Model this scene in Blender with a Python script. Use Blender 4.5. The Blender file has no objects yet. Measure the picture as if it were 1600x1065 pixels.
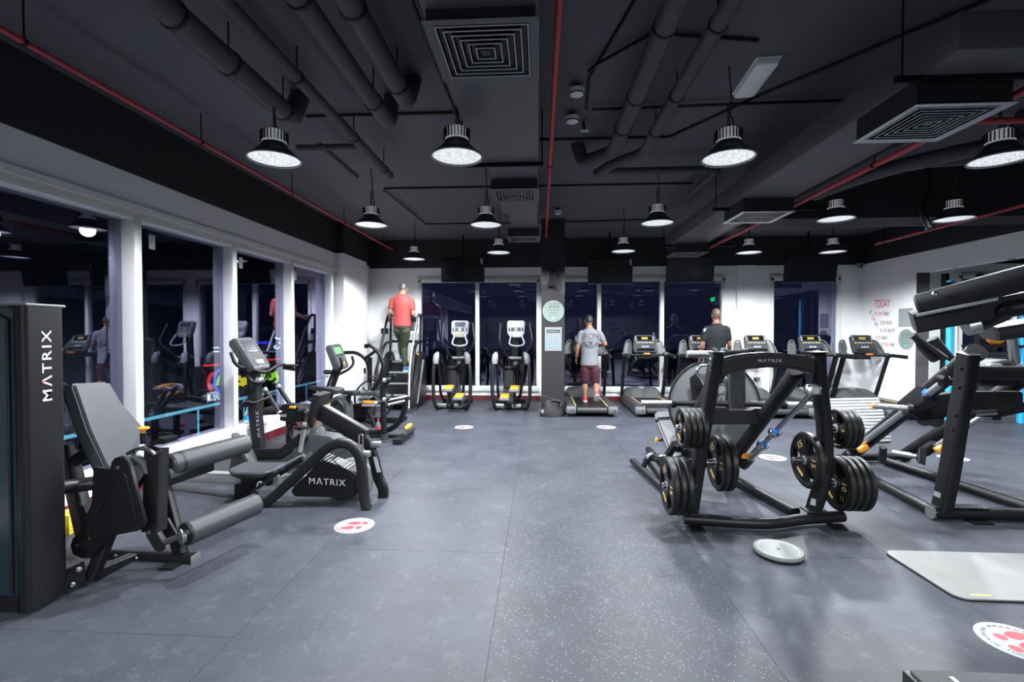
import bpy, bmesh, math, random
from mathutils import Vector as V, Matrix as M4
random.seed(7)
S = bpy.context.scene
COL = S.collection
R = math.radians
# ------------------------------------------------------------------ camera, world, exposure
CAMZ, FPX, YAW, PITCH = 1.55, 740.0, R(3.25), R(-1.0)
cam = bpy.data.cameras.new('camera'); cam.sensor_width = 36.0; cam.lens = FPX*36/1600
cam.clip_start = 0.05; cam.clip_end = 200
camo = bpy.data.objects.new('camera', cam); COL.objects.link(camo)
camo.location = (0, 0, CAMZ); camo.rotation_euler = (R(90)+PITCH, 0, YAW)
S.camera = camo
w = bpy.data.worlds.new('night'); S.world = w; w.use_nodes = True
w.node_tree.nodes['Background'].inputs[0].default_value = (0.30, 0.36, 0.85, 1)
w.node_tree.nodes['Background'].inputs[1].default_value = 0.035
vs = S.view_settings
vs.view_transform = 'Standard'; vs.look = 'None'; vs.gamma = 1.0; vs.use_curve_mapping = False
vs.exposure = 0.0
LAMP_W = 410.0
# ------------------------------------------------------------------ pixel helpers (1600 x 1065 frame)
_cm = M4.Rotation(YAW, 3, 'Z') @ M4.Rotation(R(90)+PITCH, 3, 'X')
def ray(px, py): return _cm @ V(((px-800)/FPX, -(py-532.5)/FPX, -1.0))
def p(px, py, Y):            # point seen at pixel, at room depth Y
    d = ray(px, py); return V((0, 0, CAMZ)) + d*(Y/d.y)
def pX(px, py, X):
    d = ray(px, py); return V((0, 0, CAMZ)) + d*(X/d.x)
def pz(px, py, z=0.0):
    d = ray(px, py); return V((0, 0, CAMZ)) + d*((z-CAMZ)/d.z)
# ------------------------------------------------------------------ materials
MT = {}
def mat(name, col, rough=0.5, metal=0.0, noise=0.0, nscale=30.0, bump=0.0, emit=0.0, spec=0.5, coat=0.0):
    if name in MT: return MT[name]
    m = bpy.data.materials.new(name); m.use_nodes = True; nt = m.node_tree; b = nt.nodes['Principled BSDF']
    b.inputs['Base Color'].default_value = (*col, 1); b.inputs['Roughness'].default_value = rough
    b.inputs['Metallic'].default_value = metal; b.inputs['Specular IOR Level'].default_value = spec
    b.inputs['Coat Weight'].default_value = coat
    if emit:
        b.inputs['Emission Color'].default_value = (*col, 1); b.inputs['Emission Strength'].default_value = emit
    if noise or bump:
        tc = nt.nodes.new('ShaderNodeTexCoord'); n = nt.nodes.new('ShaderNodeTexNoise')
        n.inputs['Scale'].default_value = nscale; n.inputs['Detail'].default_value = 5
        nt.links.new(tc.outputs['Object'], n.inputs['Vector'])
        if noise:
            mp = nt.nodes.new('ShaderNodeMapRange'); mp.inputs['To Min'].default_value = 1-noise; mp.inputs['To Max'].default_value = 1+noise
            mx = nt.nodes.new('ShaderNodeMix'); mx.data_type = 'RGBA'; mx.blend_type = 'MULTIPLY'; mx.inputs['Factor'].default_value = 1
            mx.inputs[6].default_value = (*col, 1)
            nt.links.new(n.outputs['Fac'], mp.inputs['Value']); nt.links.new(mp.outputs['Result'], mx.inputs[7])
            nt.links.new(mx.outputs[2], b.inputs['Base Color'])
        if bump:
            bp = nt.nodes.new('ShaderNodeBump'); bp.inputs['Strength'].default_value = bump; bp.inputs['Distance'].default_value = 0.002
            nt.links.new(n.outputs['Fac'], bp.inputs['Height']); nt.links.new(bp.outputs['Normal'], b.inputs['Normal'])
    MT[name] = m
    return m
mat('frame', (0.006, 0.006, 0.007), 0.4, spec=0.25, noise=0.15, nscale=60)
mat('frame2', (0.010, 0.0104, 0.0115), 0.38, spec=0.25, noise=0.1)
mat('satin', (0.035, 0.036, 0.04), 0.38, spec=0.25)
mat('rubber', (0.007, 0.007, 0.0075), 0.42, spec=0.25, noise=0.3, nscale=40, bump=0.3)
mat('foam', (0.0328, 0.0344, 0.0394), 0.42, spec=0.25, noise=0.1, nscale=20, bump=0.15)
mat('vinyl', (0.0451, 0.0484, 0.0558), 0.45, spec=0.25, noise=0.12, nscale=9, bump=0.1)
mat('vinyl_dark', (0.016, 0.017, 0.019), 0.55, spec=0.18, noise=0.1, nscale=14, bump=0.1)
mat('chrome', (0.55, 0.55, 0.57), 0.2, metal=1.0)
mat('alu', (0.50, 0.51, 0.53), 0.36, metal=1.0, noise=0.08, nscale=50)
mat('silver', (0.42, 0.43, 0.45), 0.38, metal=0.5)
mat('grey_plastic', (0.045, 0.047, 0.053), 0.45, spec=0.25)
mat('mid_plastic', (0.0984, 0.1025, 0.1107), 0.45)
mat('light_plastic', (0.2132, 0.2214, 0.2337), 0.45)
mat('steel_plate', (0.1230, 0.1271, 0.1353), 0.5, metal=0.7, noise=0.35, nscale=14)
mat('white_plastic', (0.8, 0.8, 0.79), 0.45)
mat('poster', (0.1640, 0.1763, 0.1845), 0.6)
mat('mint_dark', (0.1312, 0.1681, 0.1492), 0.6)
mat('console_face', (0.035, 0.038, 0.044), 0.6, spec=0.2)
mat('rail_alu', (0.3444, 0.3526, 0.3608), 0.35, metal=0.3)
mat('console_silver', (0.1230, 0.1271, 0.1353), 0.4)
mat('lamp_body', (0.6, 0.62, 0.65), 0.4, emit=0.28)
mat('hood', (0.0697, 0.0763, 0.0738), 0.5)
mat('orange', (0.6560, 0.2706, 0.0246), 0.4)
mat('yellow', (0.6970, 0.5576, 0.0328), 0.45, noise=0.3, nscale=25)
mat('white_print', (0.4510, 0.4674, 0.5002), 0.5)
mat('gold_print', (0.80, 0.52, 0.16), 0.5)
mat('red_print', (0.62, 0.02, 0.03), 0.5)
mat('pink_print', (0.55, 0.05, 0.07), 0.55)
mat('black_print', (0.02, 0.02, 0.022), 0.5)
mat('paper', (0.2952, 0.3157, 0.3280), 0.55)
mat('mint', (0.2214, 0.2829, 0.2542), 0.55)
mat('teal_print', (0.13, 0.42, 0.46), 0.5)
mat('white_wall', (0.85, 0.845, 0.86), 0.55, noise=0.03, nscale=3)
mat('black_paint', (0.018, 0.018, 0.0205), 0.6, noise=0.1, nscale=4)
mat('ceiling_paint', (0.095, 0.095, 0.105), 0.65, noise=0.12, nscale=2.5, bump=0.1)
mat('duct_paint', (0.10, 0.10, 0.107), 0.5, noise=0.1, nscale=3)
mat('pipe_black', (0.055, 0.055, 0.06), 0.6, noise=0.15, nscale=25, bump=0.1)
mat('pipe_red', (0.40, 0.035, 0.045), 0.4)
mat('column_paint', (0.022, 0.022, 0.024), 0.65, noise=0.06, nscale=5, spec=0.15)
mat('win_frame', (0.74, 0.74, 0.72), 0.4)
mat('beige', (0.60, 0.56, 0.46), 0.5)
mat('reveal_shade', (0.07, 0.068, 0.07), 0.6)  # white wall end with its shade put into the colour as grey
mat('maroon', (0.11, 0.01, 0.014), 0.45)
mat('glass_black', (0.006, 0.006, 0.007), 0.12)
mat('screen_grey', (0.03, 0.035, 0.045), 0.2)
mat('blue_ring', (0.02, 0.16, 0.55), 0.35)
mat('cyan', (0.03, 0.42, 0.75), 0.4)
mat('skin', (0.2706, 0.1230, 0.0697), 0.55)
mat('skin_dark', (0.1394, 0.0615, 0.0353), 0.55)
mat('hair', (0.012, 0.01, 0.009), 0.5, noise=0.4, nscale=60, bump=0.4)
mat('hair_grey', (0.035, 0.035, 0.038), 0.5, noise=0.9, nscale=45, bump=0.4)
mat('hair_short', (0.05, 0.028, 0.018), 0.6)
mat('shirt_red', (0.2542, 0.0295, 0.0271), 0.75, noise=0.1, nscale=8)
mat('shirt_grey', (0.1435, 0.1533, 0.1722), 0.8, noise=0.12, nscale=12)
mat('shirt_black', (0.008, 0.010, 0.012), 0.8, spec=0.15)
mat('pants_olive', (0.035, 0.042, 0.018), 0.8, noise=0.15, nscale=10)
mat('shorts_maroon', (0.0410, 0.0049, 0.0131), 0.75)
mat('shorts_black', (0.007, 0.007, 0.008), 0.8, spec=0.15)
mat('shoe_blue', (0.03, 0.12, 0.30), 0.6)
mat('shoe_red', (0.5, 0.03, 0.05), 0.6)
mat('sole', (0.65, 0.65, 0.65), 0.6)
mat('bag', (0.010, 0.010, 0.0105), 0.6, noise=0.35, nscale=18, bump=0.6)
mat('mat_grey', (0.1640, 0.1681, 0.1615), 0.55, noise=0.12, nscale=7)
mat('disc_grey', (0.1558, 0.1681, 0.1640), 0.5, noise=0.08, nscale=20)
mat('carpet', (0.06, 0.065, 0.07), 0.9, noise=0.9, nscale=220, bump=1.0)
mat('screen_amber', (0.30, 0.23, 0.03), 0.3, emit=0.3)
mat('screen_green', (0.10, 0.35, 0.10), 0.3, emit=0.3)
mat('led_lens', (1.0, 1.0, 1.0), 0.3)
mat('neon_red', (1.0, 0.05, 0.04), 0.4, emit=1.1)
mat('neon_blue', (0.08, 0.25, 1.0), 0.4, emit=1.1)
mat('neon_deep', (0.05, 0.04, 1.0), 0.4, emit=1.1)
mat('neon_green', (0.45, 1.0, 0.03), 0.4, emit=1.1)
mat('neon_yellow', (1.0, 0.85, 0.02), 0.4, emit=1.1)
mat('neon_white', (0.75, 0.9, 1.0), 0.4, emit=2.0)
mat('neon_teal', (0.22, 0.72, 0.78), 0.4, emit=0.55)
mat('exit_green', (0.02, 0.9, 0.15), 0.4, emit=4.0)
mat('facade', (0.05, 0.05, 0.06), 0.7)
mat('asphalt', (0.03, 0.03, 0.033), 0.9)
def m_glass():
    m = bpy.data.materials.new('window_glass'); m.use_nodes = True; nt = m.node_tree
    for n in list(nt.nodes): nt.nodes.remove(n)
    o = nt.nodes.new('ShaderNodeOutputMaterial'); mx = nt.nodes.new('ShaderNodeMixShader')
    t = nt.nodes.new('ShaderNodeBsdfTransparent'); t.inputs[0].default_value = (0.78, 0.82, 0.88, 1)
    g = nt.nodes.new('ShaderNodeBsdfGlossy'); g.inputs['Color'].default_value = (0.78, 0.74, 1.0, 1); g.inputs['Roughness'].default_value = 0.0
    lw = nt.nodes.new('ShaderNodeLayerWeight'); lw.inputs['Blend'].default_value = 0.5
    pw = nt.nodes.new('ShaderNodeMath'); pw.operation = 'POWER'; pw.inputs[1].default_value = 3.0
    ma = nt.nodes.new('ShaderNodeMath'); ma.operation = 'MULTIPLY_ADD'; ma.inputs[1].default_value = 0.75; ma.inputs[2].default_value = 0.12
    nt.links.new(lw.outputs['Facing'], pw.inputs[0]); nt.links.new(pw.outputs[0], ma.inputs[0])
    nt.links.new(ma.outputs[0], mx.inputs[0]); nt.links.new(t.outputs[0], mx.inputs[1]); nt.links.new(g.outputs[0], mx.inputs[2])
    nt.links.new(mx.outputs[0], o.inputs[0]); MT['glass'] = m
m_glass()
def m_plastic_clear():
    m = bpy.data.materials.new('clear_plastic'); m.use_nodes = True; b = m.node_tree.nodes['Principled BSDF']
    b.inputs['Base Color'].default_value = (0.75, 0.9, 0.95, 1); b.inputs['Transmission Weight'].default_value = 0.9; b.inputs['Roughness'].default_value = 0.15; b.inputs['IOR'].default_value = 1.25
    MT['clear'] = m
m_plastic_clear()
def m_shroud():   # dark blue tinted weight-stack shroud
    mat('shroud', (0.006, 0.017, 0.024), 0.25, spec=0.4)
m_shroud()
def m_lens():
    m = MT['led_lens']; nt = m.node_tree; b = nt.nodes['Principled BSDF']
    tc = nt.nodes.new('ShaderNodeTexCoord'); vo = nt.nodes.new('ShaderNodeTexVoronoi'); vo.inputs['Scale'].default_value = 55
    mp = nt.nodes.new('ShaderNodeMapRange'); mp.inputs['From Max'].default_value = 0.7; mp.inputs['To Min'].default_value = 1.15; mp.inputs['To Max'].default_value = 0.4
    nt.links.new(tc.outputs['Object'], vo.inputs['Vector']); nt.links.new(vo.outputs['Distance'], mp.inputs['Value'])
    b.inputs['Emission Color'].default_value = (0.93, 0.97, 1, 1); nt.links.new(mp.outputs['Result'], b.inputs['Emission Strength'])
m_lens()
def m_floor(name, col, speck, dens):
    m = bpy.data.materials.new(name); m.use_nodes = True; nt = m.node_tree; b = nt.nodes['Principled BSDF']
    b.inputs['Specular IOR Level'].default_value = 0.13
    g = nt.nodes.new('ShaderNodeNewGeometry')
    n1 = nt.nodes.new('ShaderNodeTexNoise'); n1.inputs['Scale'].default_value = 1.6; n1.inputs['Detail'].default_value = 7; n1.inputs['Roughness'].default_value = 0.62
    n2 = nt.nodes.new('ShaderNodeTexNoise'); n2.inputs['Scale'].default_value = 130; n2.inputs['Detail'].default_value = 3
    vo = nt.nodes.new('ShaderNodeTexVoronoi'); vo.inputs['Scale'].default_value = dens
    for n in (n1, n2, vo): nt.links.new(g.outputs['Position'], n.inputs['Vector'])
    mp = nt.nodes.new('ShaderNodeMapRange'); mp.inputs['From Min'].default_value = 0.3; mp.inputs['From Max'].default_value = 0.75; mp.inputs['To Min'].default_value = 0.78; mp.inputs['To Max'].default_value = 1.3
    nt.links.new(n1.outputs['Fac'], mp.inputs['Value'])
    mp2 = nt.nodes.new('ShaderNodeMapRange'); mp2.inputs['To Min'].default_value = 0.75; mp2.inputs['To Max'].default_value = 1.25
    nt.links.new(n2.outputs['Fac'], mp2.inputs['Value'])
    mu = nt.nodes.new('ShaderNodeMath'); mu.operation = 'MULTIPLY'; nt.links.new(mp.outputs[0], mu.inputs[0]); nt.links.new(mp2.outputs[0], mu.inputs[1])
    mx = nt.nodes.new('ShaderNodeMix'); mx.data_type = 'RGBA'; mx.blend_type = 'MULTIPLY'; mx.inputs['Factor'].default_value = 1
    mx.inputs[6].default_value = (*col, 1); nt.links.new(mu.outputs[0], mx.inputs[7])
    lt = nt.nodes.new('ShaderNodeMath'); lt.operation = 'LESS_THAN'; lt.inputs[1].default_value = 0.17
    sep = nt.nodes.new('ShaderNodeSeparateColor'); nt.links.new(vo.outputs['Color'], sep.inputs[0])
    lt2 = nt.nodes.new('ShaderNodeMath'); lt2.operation = 'LESS_THAN'; lt2.inputs[1].default_value = speck
    m3 = nt.nodes.new('ShaderNodeMath'); m3.operation = 'MULTIPLY'
    nt.links.new(vo.outputs['Distance'], lt.inputs[0]); nt.links.new(sep.outputs[0], lt2.inputs[0])
    nt.links.new(lt.outputs[0], m3.inputs[0]); nt.links.new(lt2.outputs[0], m3.inputs[1])
    fin = nt.nodes.new('ShaderNodeMix'); fin.data_type = 'RGBA'; fin.inputs[7].default_value = (0.5, 0.51, 0.53, 1)
    nt.links.new(m3.outputs[0], fin.inputs['Factor']); nt.links.new(mx.outputs[2], fin.inputs[6]); nt.links.new(fin.outputs[2], b.inputs['Base Color'])
    n3 = nt.nodes.new('ShaderNodeTexNoise'); n3.inputs['Scale'].default_value = 9; n3.inputs['Detail'].default_value = 8; n3.inputs['Roughness'].default_value = 0.7; n3.inputs['Distortion'].default_value = 0.6
    nt.links.new(g.outputs['Position'], n3.inputs['Vector'])
    ms = nt.nodes.new('ShaderNodeMapRange'); ms.inputs['From Min'].default_value = 0.54; ms.inputs['From Max'].default_value = 0.78; ms.inputs['To Max'].default_value = 0.16
    nt.links.new(n3.outputs['Fac'], ms.inputs['Value'])
    sm = nt.nodes.new('ShaderNodeMix'); sm.data_type = 'RGBA'; sm.inputs[7].default_value = (0.30, 0.31, 0.33, 1)
    nt.links.new(ms.outputs[0], sm.inputs['Factor']); nt.links.new(fin.outputs[2], sm.inputs[6]); nt.links.new(sm.outputs[2], b.inputs['Base Color'])
    rr = nt.nodes.new('ShaderNodeMapRange'); rr.inputs['To Min'].default_value = 0.36; rr.inputs['To Max'].default_value = 0.52
    nt.links.new(n1.outputs['Fac'], rr.inputs['Value']); nt.links.new(rr.outputs[0], b.inputs['Roughness'])
    bp = nt.nodes.new('ShaderNodeBump'); bp.inputs['Strength'].default_value = 0.25; bp.inputs['Distance'].default_value = 0.002
    nt.links.new(n2.outputs['Fac'], bp.inputs['Height']); nt.links.new(bp.outputs['Normal'], b.inputs['Normal'])
    MT[name] = m
m_floor('floor_rubber', (0.046, 0.050, 0.063), 0.02, 130)
m_floor('floor_speckled', (0.042, 0.046, 0.057), 0.30, 98)
# ------------------------------------------------------------------ mesh helpers
def rrect(w_, h_, r=0.0, n=3):
    a, b = w_/2, h_/2; r = min(r, a*0.98, b*0.98)
    if r <= 0: return [(-a, -b), (a, -b), (a, b), (-a, b)]
    out = []
    for cx, cy, s in ((a-r, -b+r, -90), (a-r, b-r, 0), (-a+r, b-r, 90), (-a+r, -b+r, 180)):
        for i in range(n+1):
            t = R(s+90*i/n); out.append((cx+r*math.cos(t), cy+r*math.sin(t)))
    return out
def circ(r, n=12, r2=None): return [(r*math.cos(2*math.pi*i/n), (r2 or r)*math.sin(2*math.pi*i/n)) for i in range(n)]
def rounded(pts, r=0.05, n=5):
    pts = [V(q) for q in pts]
    if len(pts) < 3 or r <= 0: return pts
    out = [pts[0]]
    for i in range(1, len(pts)-1):
        a, b, c = pts[i-1], pts[i], pts[i+1]
        la, lc = (a-b).length, (c-b).length
        k = min(r, la*0.48, lc*0.48)
        s, e = b+(a-b).normalized()*k, b+(c-b).normalized()*k
        for j in range(n+1):
            t = j/n; out.append(s*(1-t)**2 + b*2*t*(1-t) + e*t*t)
    out.append(pts[-1]); return out
def spline(pts, n=6):
    pts = [V(q) for q in pts]; P = [pts[0]*2-pts[1]] + pts + [pts[-1]*2-pts[-2]]; out = []
    for i in range(1, len(P)-2):
        for j in range(n):
            t = j/n; a, b, c, d = P[i-1], P[i], P[i+1], P[i+2]
            out.append(0.5*((2*b)+(c-a)*t+(2*a-5*b+4*c-d)*t*t+(3*b-a-3*c+d)*t**3))
    out.append(pts[-1]); return out
class MB:
    def __init__(s): s.v = []; s.f = []
    def add(s, vs, fs):
        o = len(s.v); s.v += [tuple(q) for q in vs]; s.f += [tuple(i+o for i in f) for f in fs]; return s
    def loft(s, rings, caps=True, closed=False):
        n = len(rings[0]); vs = [q for r in rings for q in r]; fs = []
        m = len(rings)
        for i in range(m if closed else m-1):
            a, b = i*n, ((i+1) % m)*n
            for j in range(n):
                k = (j+1) % n; fs.append((a+j, a+k, b+k, b+j))
        if caps and not closed:
            fs.append(tuple(range(n-1, -1, -1))); fs.append(tuple((m-1)*n+j for j in range(n)))
        return s.add(vs, fs)
    def sweep(s, pts, prof, N=None, caps=True, scales=None, closed=False):
        pts = [V(q) for q in pts]; m = len(pts); rings = []; side = None
        for i, q in enumerate(pts):
            if closed: t = pts[(i+1) % m]-pts[i-1]
            else: t = pts[min(i+1, m-1)]-pts[max(i-1, 0)]
            t.normalize()
            if N is not None: sd = V(N) - t*t.dot(V(N))
            elif side is None:
                sd = t.cross(V((0, 0, 1)))
                if sd.length < 0.05: sd = V((1, 0, 0))
            else: sd = side - t*t.dot(side)
            if sd.length < 1e-5: sd = V((1, 0, 0)) - t*t.x
            sd.normalize(); side = sd; up = t.cross(sd) if N is not None else sd.cross(t)
            k = scales[i] if scales else 1.0
            kx, ky = k if isinstance(k, tuple) else (k, k)
            rings.append([q + sd*x*kx + up*y*ky for x, y in prof])
        return s.loft(rings, caps, closed)
    def tube(s, pts, r, n=12, **k): return s.sweep(pts, circ(r, n), **k)
    def bar(s, pts, w_, h_, N=(0, 0, 1), r=None, **k):
        return s.sweep(pts, rrect(w_, h_, min(w_, h_)*0.2 if r is None else r), N=N, **k)
    def box(s, c, size, rot=None, bev=0.0):
        c = V(c); a, b, h = size[0]/2, size[1]/2, size[2]/2; rm = rot or M4.Identity(3)
        if bev > 0:
            k = min(bev, a*.95, b*.95, h*.95); rings = []
            for z, ins in ((-h, k), (-h+k*.3, k*.3), (-h+k, 0), (h-k, 0), (h-k*.3, k*.3), (h, k)):
                rings.append([c + rm @ V((x, y, z)) for x, y in rrect(2*a-2*ins, 2*b-2*ins, max(k*1.0-ins*0.3, 0.001), 2)])
            return s.loft(rings)
        vs = [c + rm @ V((x*a, y*b, z*h)) for z in (-1, 1) for y in (-1, 1) for x in (-1, 1)]
        return s.add(vs, [(0, 2, 3, 1), (4, 5, 7, 6), (0, 1, 5, 4), (2, 6, 7, 3), (0, 4, 6, 2), (1, 3, 7, 5)])
    def span(s, a, b, bev=0.0):
        a, b = V(a), V(b); return s.box((a+b)/2, [abs(b[i]-a[i]) for i in range(3)], None, bev)
    def prism(s, poly, off):
        poly = [V(q) for q in poly]; off = V(off); n = len(poly)
        vs = poly + [q+off for q in poly]
        fs = [tuple(range(n)), tuple(range(2*n-1, n-1, -1))] + [(i, i+n, (i+1) % n+n, (i+1) % n) for i in range(n)]
        return s.add(vs, fs)
    def quad(s, a, b, c, d): return s.add([a, b, c, d], [(0, 1, 2, 3)])
    def lathe(s, c, ax, prof, n=24, closed=False):
        c, ax = V(c), V(ax).normalized(); sd = ax.orthogonal().normalized(); up = ax.cross(sd)
        rings = [[c + ax*h + (sd*math.cos(2*math.pi*i/n)+up*math.sin(2*math.pi*i/n))*max(r, 1e-4) for i in range(n)] for r, h in prof]
        return s.loft(rings, caps=not closed, closed=closed)
    def cyl(s, a, b, r, n=16, bev=0.0):
        a, b = V(a), V(b); L = (b-a).length
        if bev: pr = [(r-bev, 0), (r, bev), (r, L-bev), (r-bev, L)]
        else: pr = [(r, 0), (r, L)]
        return s.lathe(a, b-a, pr, n)
    def ball(s, c, r, n=12, sc=(1, 1, 1), rot=None):
        rings = []; rm = rot or M4.Identity(3)
        for i in range(1, n//2):
            t = math.pi*i/(n//2)
            rings.append([V(c)+rm @ V((r*sc[0]*math.sin(t)*math.cos(2*math.pi*j/n), r*sc[1]*math.sin(t)*math.sin(2*math.pi*j/n), -r*sc[2]*math.cos(t))) for j in range(n)])
        return s.loft(rings)
    def build(s, name, m, parent=None, bevel=0.0, smooth=True, ang=38, origin=None):
        me = bpy.data.meshes.new(name); me.from_pydata(s.v, [], s.f)
        bm = bmesh.new(); bm.from_mesh(me)
        bmesh.ops.recalc_face_normals(bm, faces=bm.faces)
        if bevel > 0:
            es = [e for e in bm.edges if len(e.link_faces) == 2 and e.calc_face_angle(0) > R(50)]
            bmesh.ops.bevel(bm, geom=es, offset=bevel, segments=2, affect='EDGES', clamp_overlap=True)
        bm.to_mesh(me); bm.free()
        if smooth:
            me.polygons.foreach_set('use_smooth', [True]*len(me.polygons)); me.set_sharp_from_angle(angle=R(ang))
        me.materials.append(MT[m] if isinstance(m, str) else m)
        o = bpy.data.objects.new(name, me); COL.objects.link(o)
        if parent: o.parent = parent; o.matrix_parent_inverse = parent.matrix_basis.inverted() if s_world[0] else M4.Identity(4)
        return o
s_world = [True]     # True: part coordinates are world coordinates; False: local to the thing
def tag(o, label=None, cat=None, group=None, kind=None):
    if label: o['label'] = label
    if cat: o['category'] = cat
    if group: o['group'] = group
    if kind: o['kind'] = kind
    return o
def thing(name, label, cat, loc=(0, 0, 0), rz=0.0, group=None):
    o = bpy.data.objects.new(name, None); o.empty_display_size = 0.1; COL.objects.link(o)
    o.location = loc; o.rotation_euler = (0, 0, rz)
    o.matrix_basis = M4.Translation(loc) @ M4.Rotation(rz, 4, 'Z')
    return tag(o, label, cat, group)
def copy_tree(o, parent=None):
    c = o.copy(); COL.objects.link(c)
    if parent is not None:
        c.parent = parent; c.matrix_parent_inverse = o.matrix_parent_inverse.copy()
    for ch in [q for q in bpy.data.objects if q.parent == o]: copy_tree(ch, c)
    return c
def place(o, loc, rz=0.0, mtx=None):
    o.matrix_basis = mtx if mtx is not None else M4.Translation(loc) @ M4.Rotation(rz, 4, 'Z')
# ------------------------------------------------------------------ lettering (flat text meshes, made once)
_tx = {}
def _text_mesh(txt, spacing=1.0, bold=0.0):
    k = (txt, spacing, bold)
    if k in _tx: return _tx[k]
    cu = bpy.data.curves.new('lettering', 'FONT'); cu.body = txt; cu.align_x = 'CENTER'; cu.align_y = 'CENTER'
    cu.space_character = spacing; cu.resolution_u = 2; cu.extrude = 0.0; cu.offset = bold
    ob = bpy.data.objects.new('t', cu); COL.objects.link(ob)
    dg = bpy.context.evaluated_depsgraph_get(); me = bpy.data.meshes.new_from_object(ob.evaluated_get(dg))
    bpy.data.objects.remove(ob); d = ([tuple(q.co) for q in me.vertices], [tuple(f.vertices) for f in me.polygons])
    bpy.data.meshes.remove(me)
    xs = [q[0] for q in d[0]] or [0, 1]; ys = [q[1] for q in d[0]] or [0, 1]
    d = ([(q[0]-(min(xs)+max(xs))/2, q[1]-(min(ys)+max(ys))/2) for q in d[0]], d[1], max(xs)-min(xs), max(ys)-min(ys))
    _tx[k] = d; return d
def text_mb(mb, txt, c, right, up, width=None, height=None, spacing=1.0, lift=0.0015, bold=0.0):
    vs, fs, w0, h0 = _text_mesh(txt, spacing, bold); right, up, c = V(right).normalized(), V(up).normalized(), V(c)
    kx = width/w0 if width else height/h0; ky = height/h0 if height else kx
    n = right.cross(up).normalized()
    return mb.add([c+right*x*kx+up*y*ky+n*lift for x, y in vs], fs)
def text(txt, c, right, up, m, parent, width=None, height=None, spacing=1.0, name='lettering', lift=0.0015, bold=0.0):
    if txt == BRAND: bold = 0.012
    return text_mb(MB(), txt, c, right, up, width, height, spacing, lift, bold).build(name, m, parent, smooth=False)
BRAND = 'M\u039bTRIX'
# ================================================================== the room
XL, XP, YF, ZC, XR, YB = -3.95, -3.80, 10.9, 3.70, 7.11, -6.0
ZP = 3.05     # paint line: white below, black above
def struct(o, label, cat): return tag(o, label, cat, kind='structure')
def wallbox(mb, a, b): return mb.span(a, b)
# floor: base slab and rubber sheets
fl = struct(MB().span((-4.3, YB, -0.1), (13, YF+0.3, -0.004)).build('floor', 'floor_rubber', smooth=False), 'dark grey rubber gym floor laid in long sheets', 'floor')
edges = [-4.0, -2.88, -1.55, -0.24, 1.11, 2.44, 3.77, 5.10, 6.43, 7.76, 9.2, 12.9]
cuts = {2: [-6, -0.7, 3.3, 8.3, YF], 3: [-6, 0.4, 8.45, YF], 4: [-6, -0.6, 3.36, 8.2, YF]}
for i in range(len(edges)-1):
    cy = cuts.get(i, [-6, 1.2+(i % 3)*1.1, 6.1+(i % 2)*0.9, YF])
    for j in range(len(cy)-1):
        MB().span((edges[i]+0.0012, cy[j]+0.0012, -0.004), (edges[i+1]-0.0012, cy[j+1]-0.0012, 0.0)).build('rubber_sheet', 'floor_speckled' if i == 3 else 'floor_rubber', fl, smooth=False)
ce = struct(MB().span((-4.3, YB, ZC), (13, YF+0.3, ZC+0.12)).build('ceiling', 'ceiling_paint', smooth=False), 'matt black painted exposed concrete ceiling', 'ceiling')
# far wall with three window openings
WT, WB_ = 2.78, 0.20
def wx(px, y=500): return p(px, y, YF).x
opens = [(wx(654), wx(843)), (wx(860), wx(1132)), (wx(1203), wx(1312))]
wf = struct(MB().span((XL-0.3, YF, 0), (opens[0][0], YF+0.3, ZP)).build('wall_far', 'white_wall', smooth=False), 'white end wall with dark windows behind the treadmills', 'wall')
m = MB(); xs = [opens[0][1], opens[1][0], opens[1][1], opens[2][0], opens[2][1], 8.9]
for a, b in ((xs[0], xs[1]), (xs[2], xs[3]), (xs[4], xs[5])): m.span((a, YF, 0), (b, YF+0.3, ZP))
for a, b in opens:
    m.span((a, YF, WT), (b, YF+0.3, ZP)); m.span((a, YF, 0), (b, YF+0.3, WB_))
m.build('wall_panel', 'white_wall', wf, smooth=False)
MB().span((XL-0.3, YF-0.012, ZP), (13, YF+0.3, ZC)).build('black_band', 'black_paint', wf, smooth=False)
MB().span((wx(1132)+0.25, YF-0.07, 0), (wx(1203)-0.35, YF, ZP)).build('pier', 'white_wall', wf, smooth=False)
m = MB()
for a, b in ((XL, opens[2][1]+0.3), (opens[2][1]+0.3, XR)): m.span((a, YF-0.015, 0), (b, YF, 0.10))
struct(m.build('baseboard_far', 'maroon', smooth=False), 'dark maroon skirting along the far wall', 'baseboard')
def window(n, x0, x1, mulls, label, z0=WB_, z1=WT):
    m = MB(); fw = 0.07; y0, y1 = YF-0.035, YF+0.09
    for a, b in ((x0, x0+fw), (x1-fw, x1)): m.span((a, y0, z0), (b, y1, z1), 0.006)
    m.span((x0, y0, z1-fw), (x1, y1, z1), 0.006); m.span((x0, y0-0.02, z0), (x1, y1, z0+0.12), 0.006)
    o = struct(m.build(f'window_{n}', 'win_frame'), label, 'window')
    for mx in mulls: MB().span((mx-0.045, y0+0.005, z0+0.1), (mx+0.045, y1, z1-0.05), 0.006).build('mullion', 'win_frame', o)
    es = [x0+fw-0.01] + list(mulls) + [x1-fw+0.01]
    for i in range(len(es)-1):
        MB().span((es[i], YF+0.03, z0+0.1), (es[i+1], YF+0.036, z1-0.05)).build('pane', 'glass', o, smooth=False)
    MB().span((x0-0.01, YF-0.045, z1-0.012), (x1+0.01, YF-0.03, z1+0.045)).build('head_trim', 'beige', o, smooth=False)
    return o
window(1, opens[0][0], opens[0][1], [wx(746)], 'two-pane dark window behind the elliptical trainers')
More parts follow.
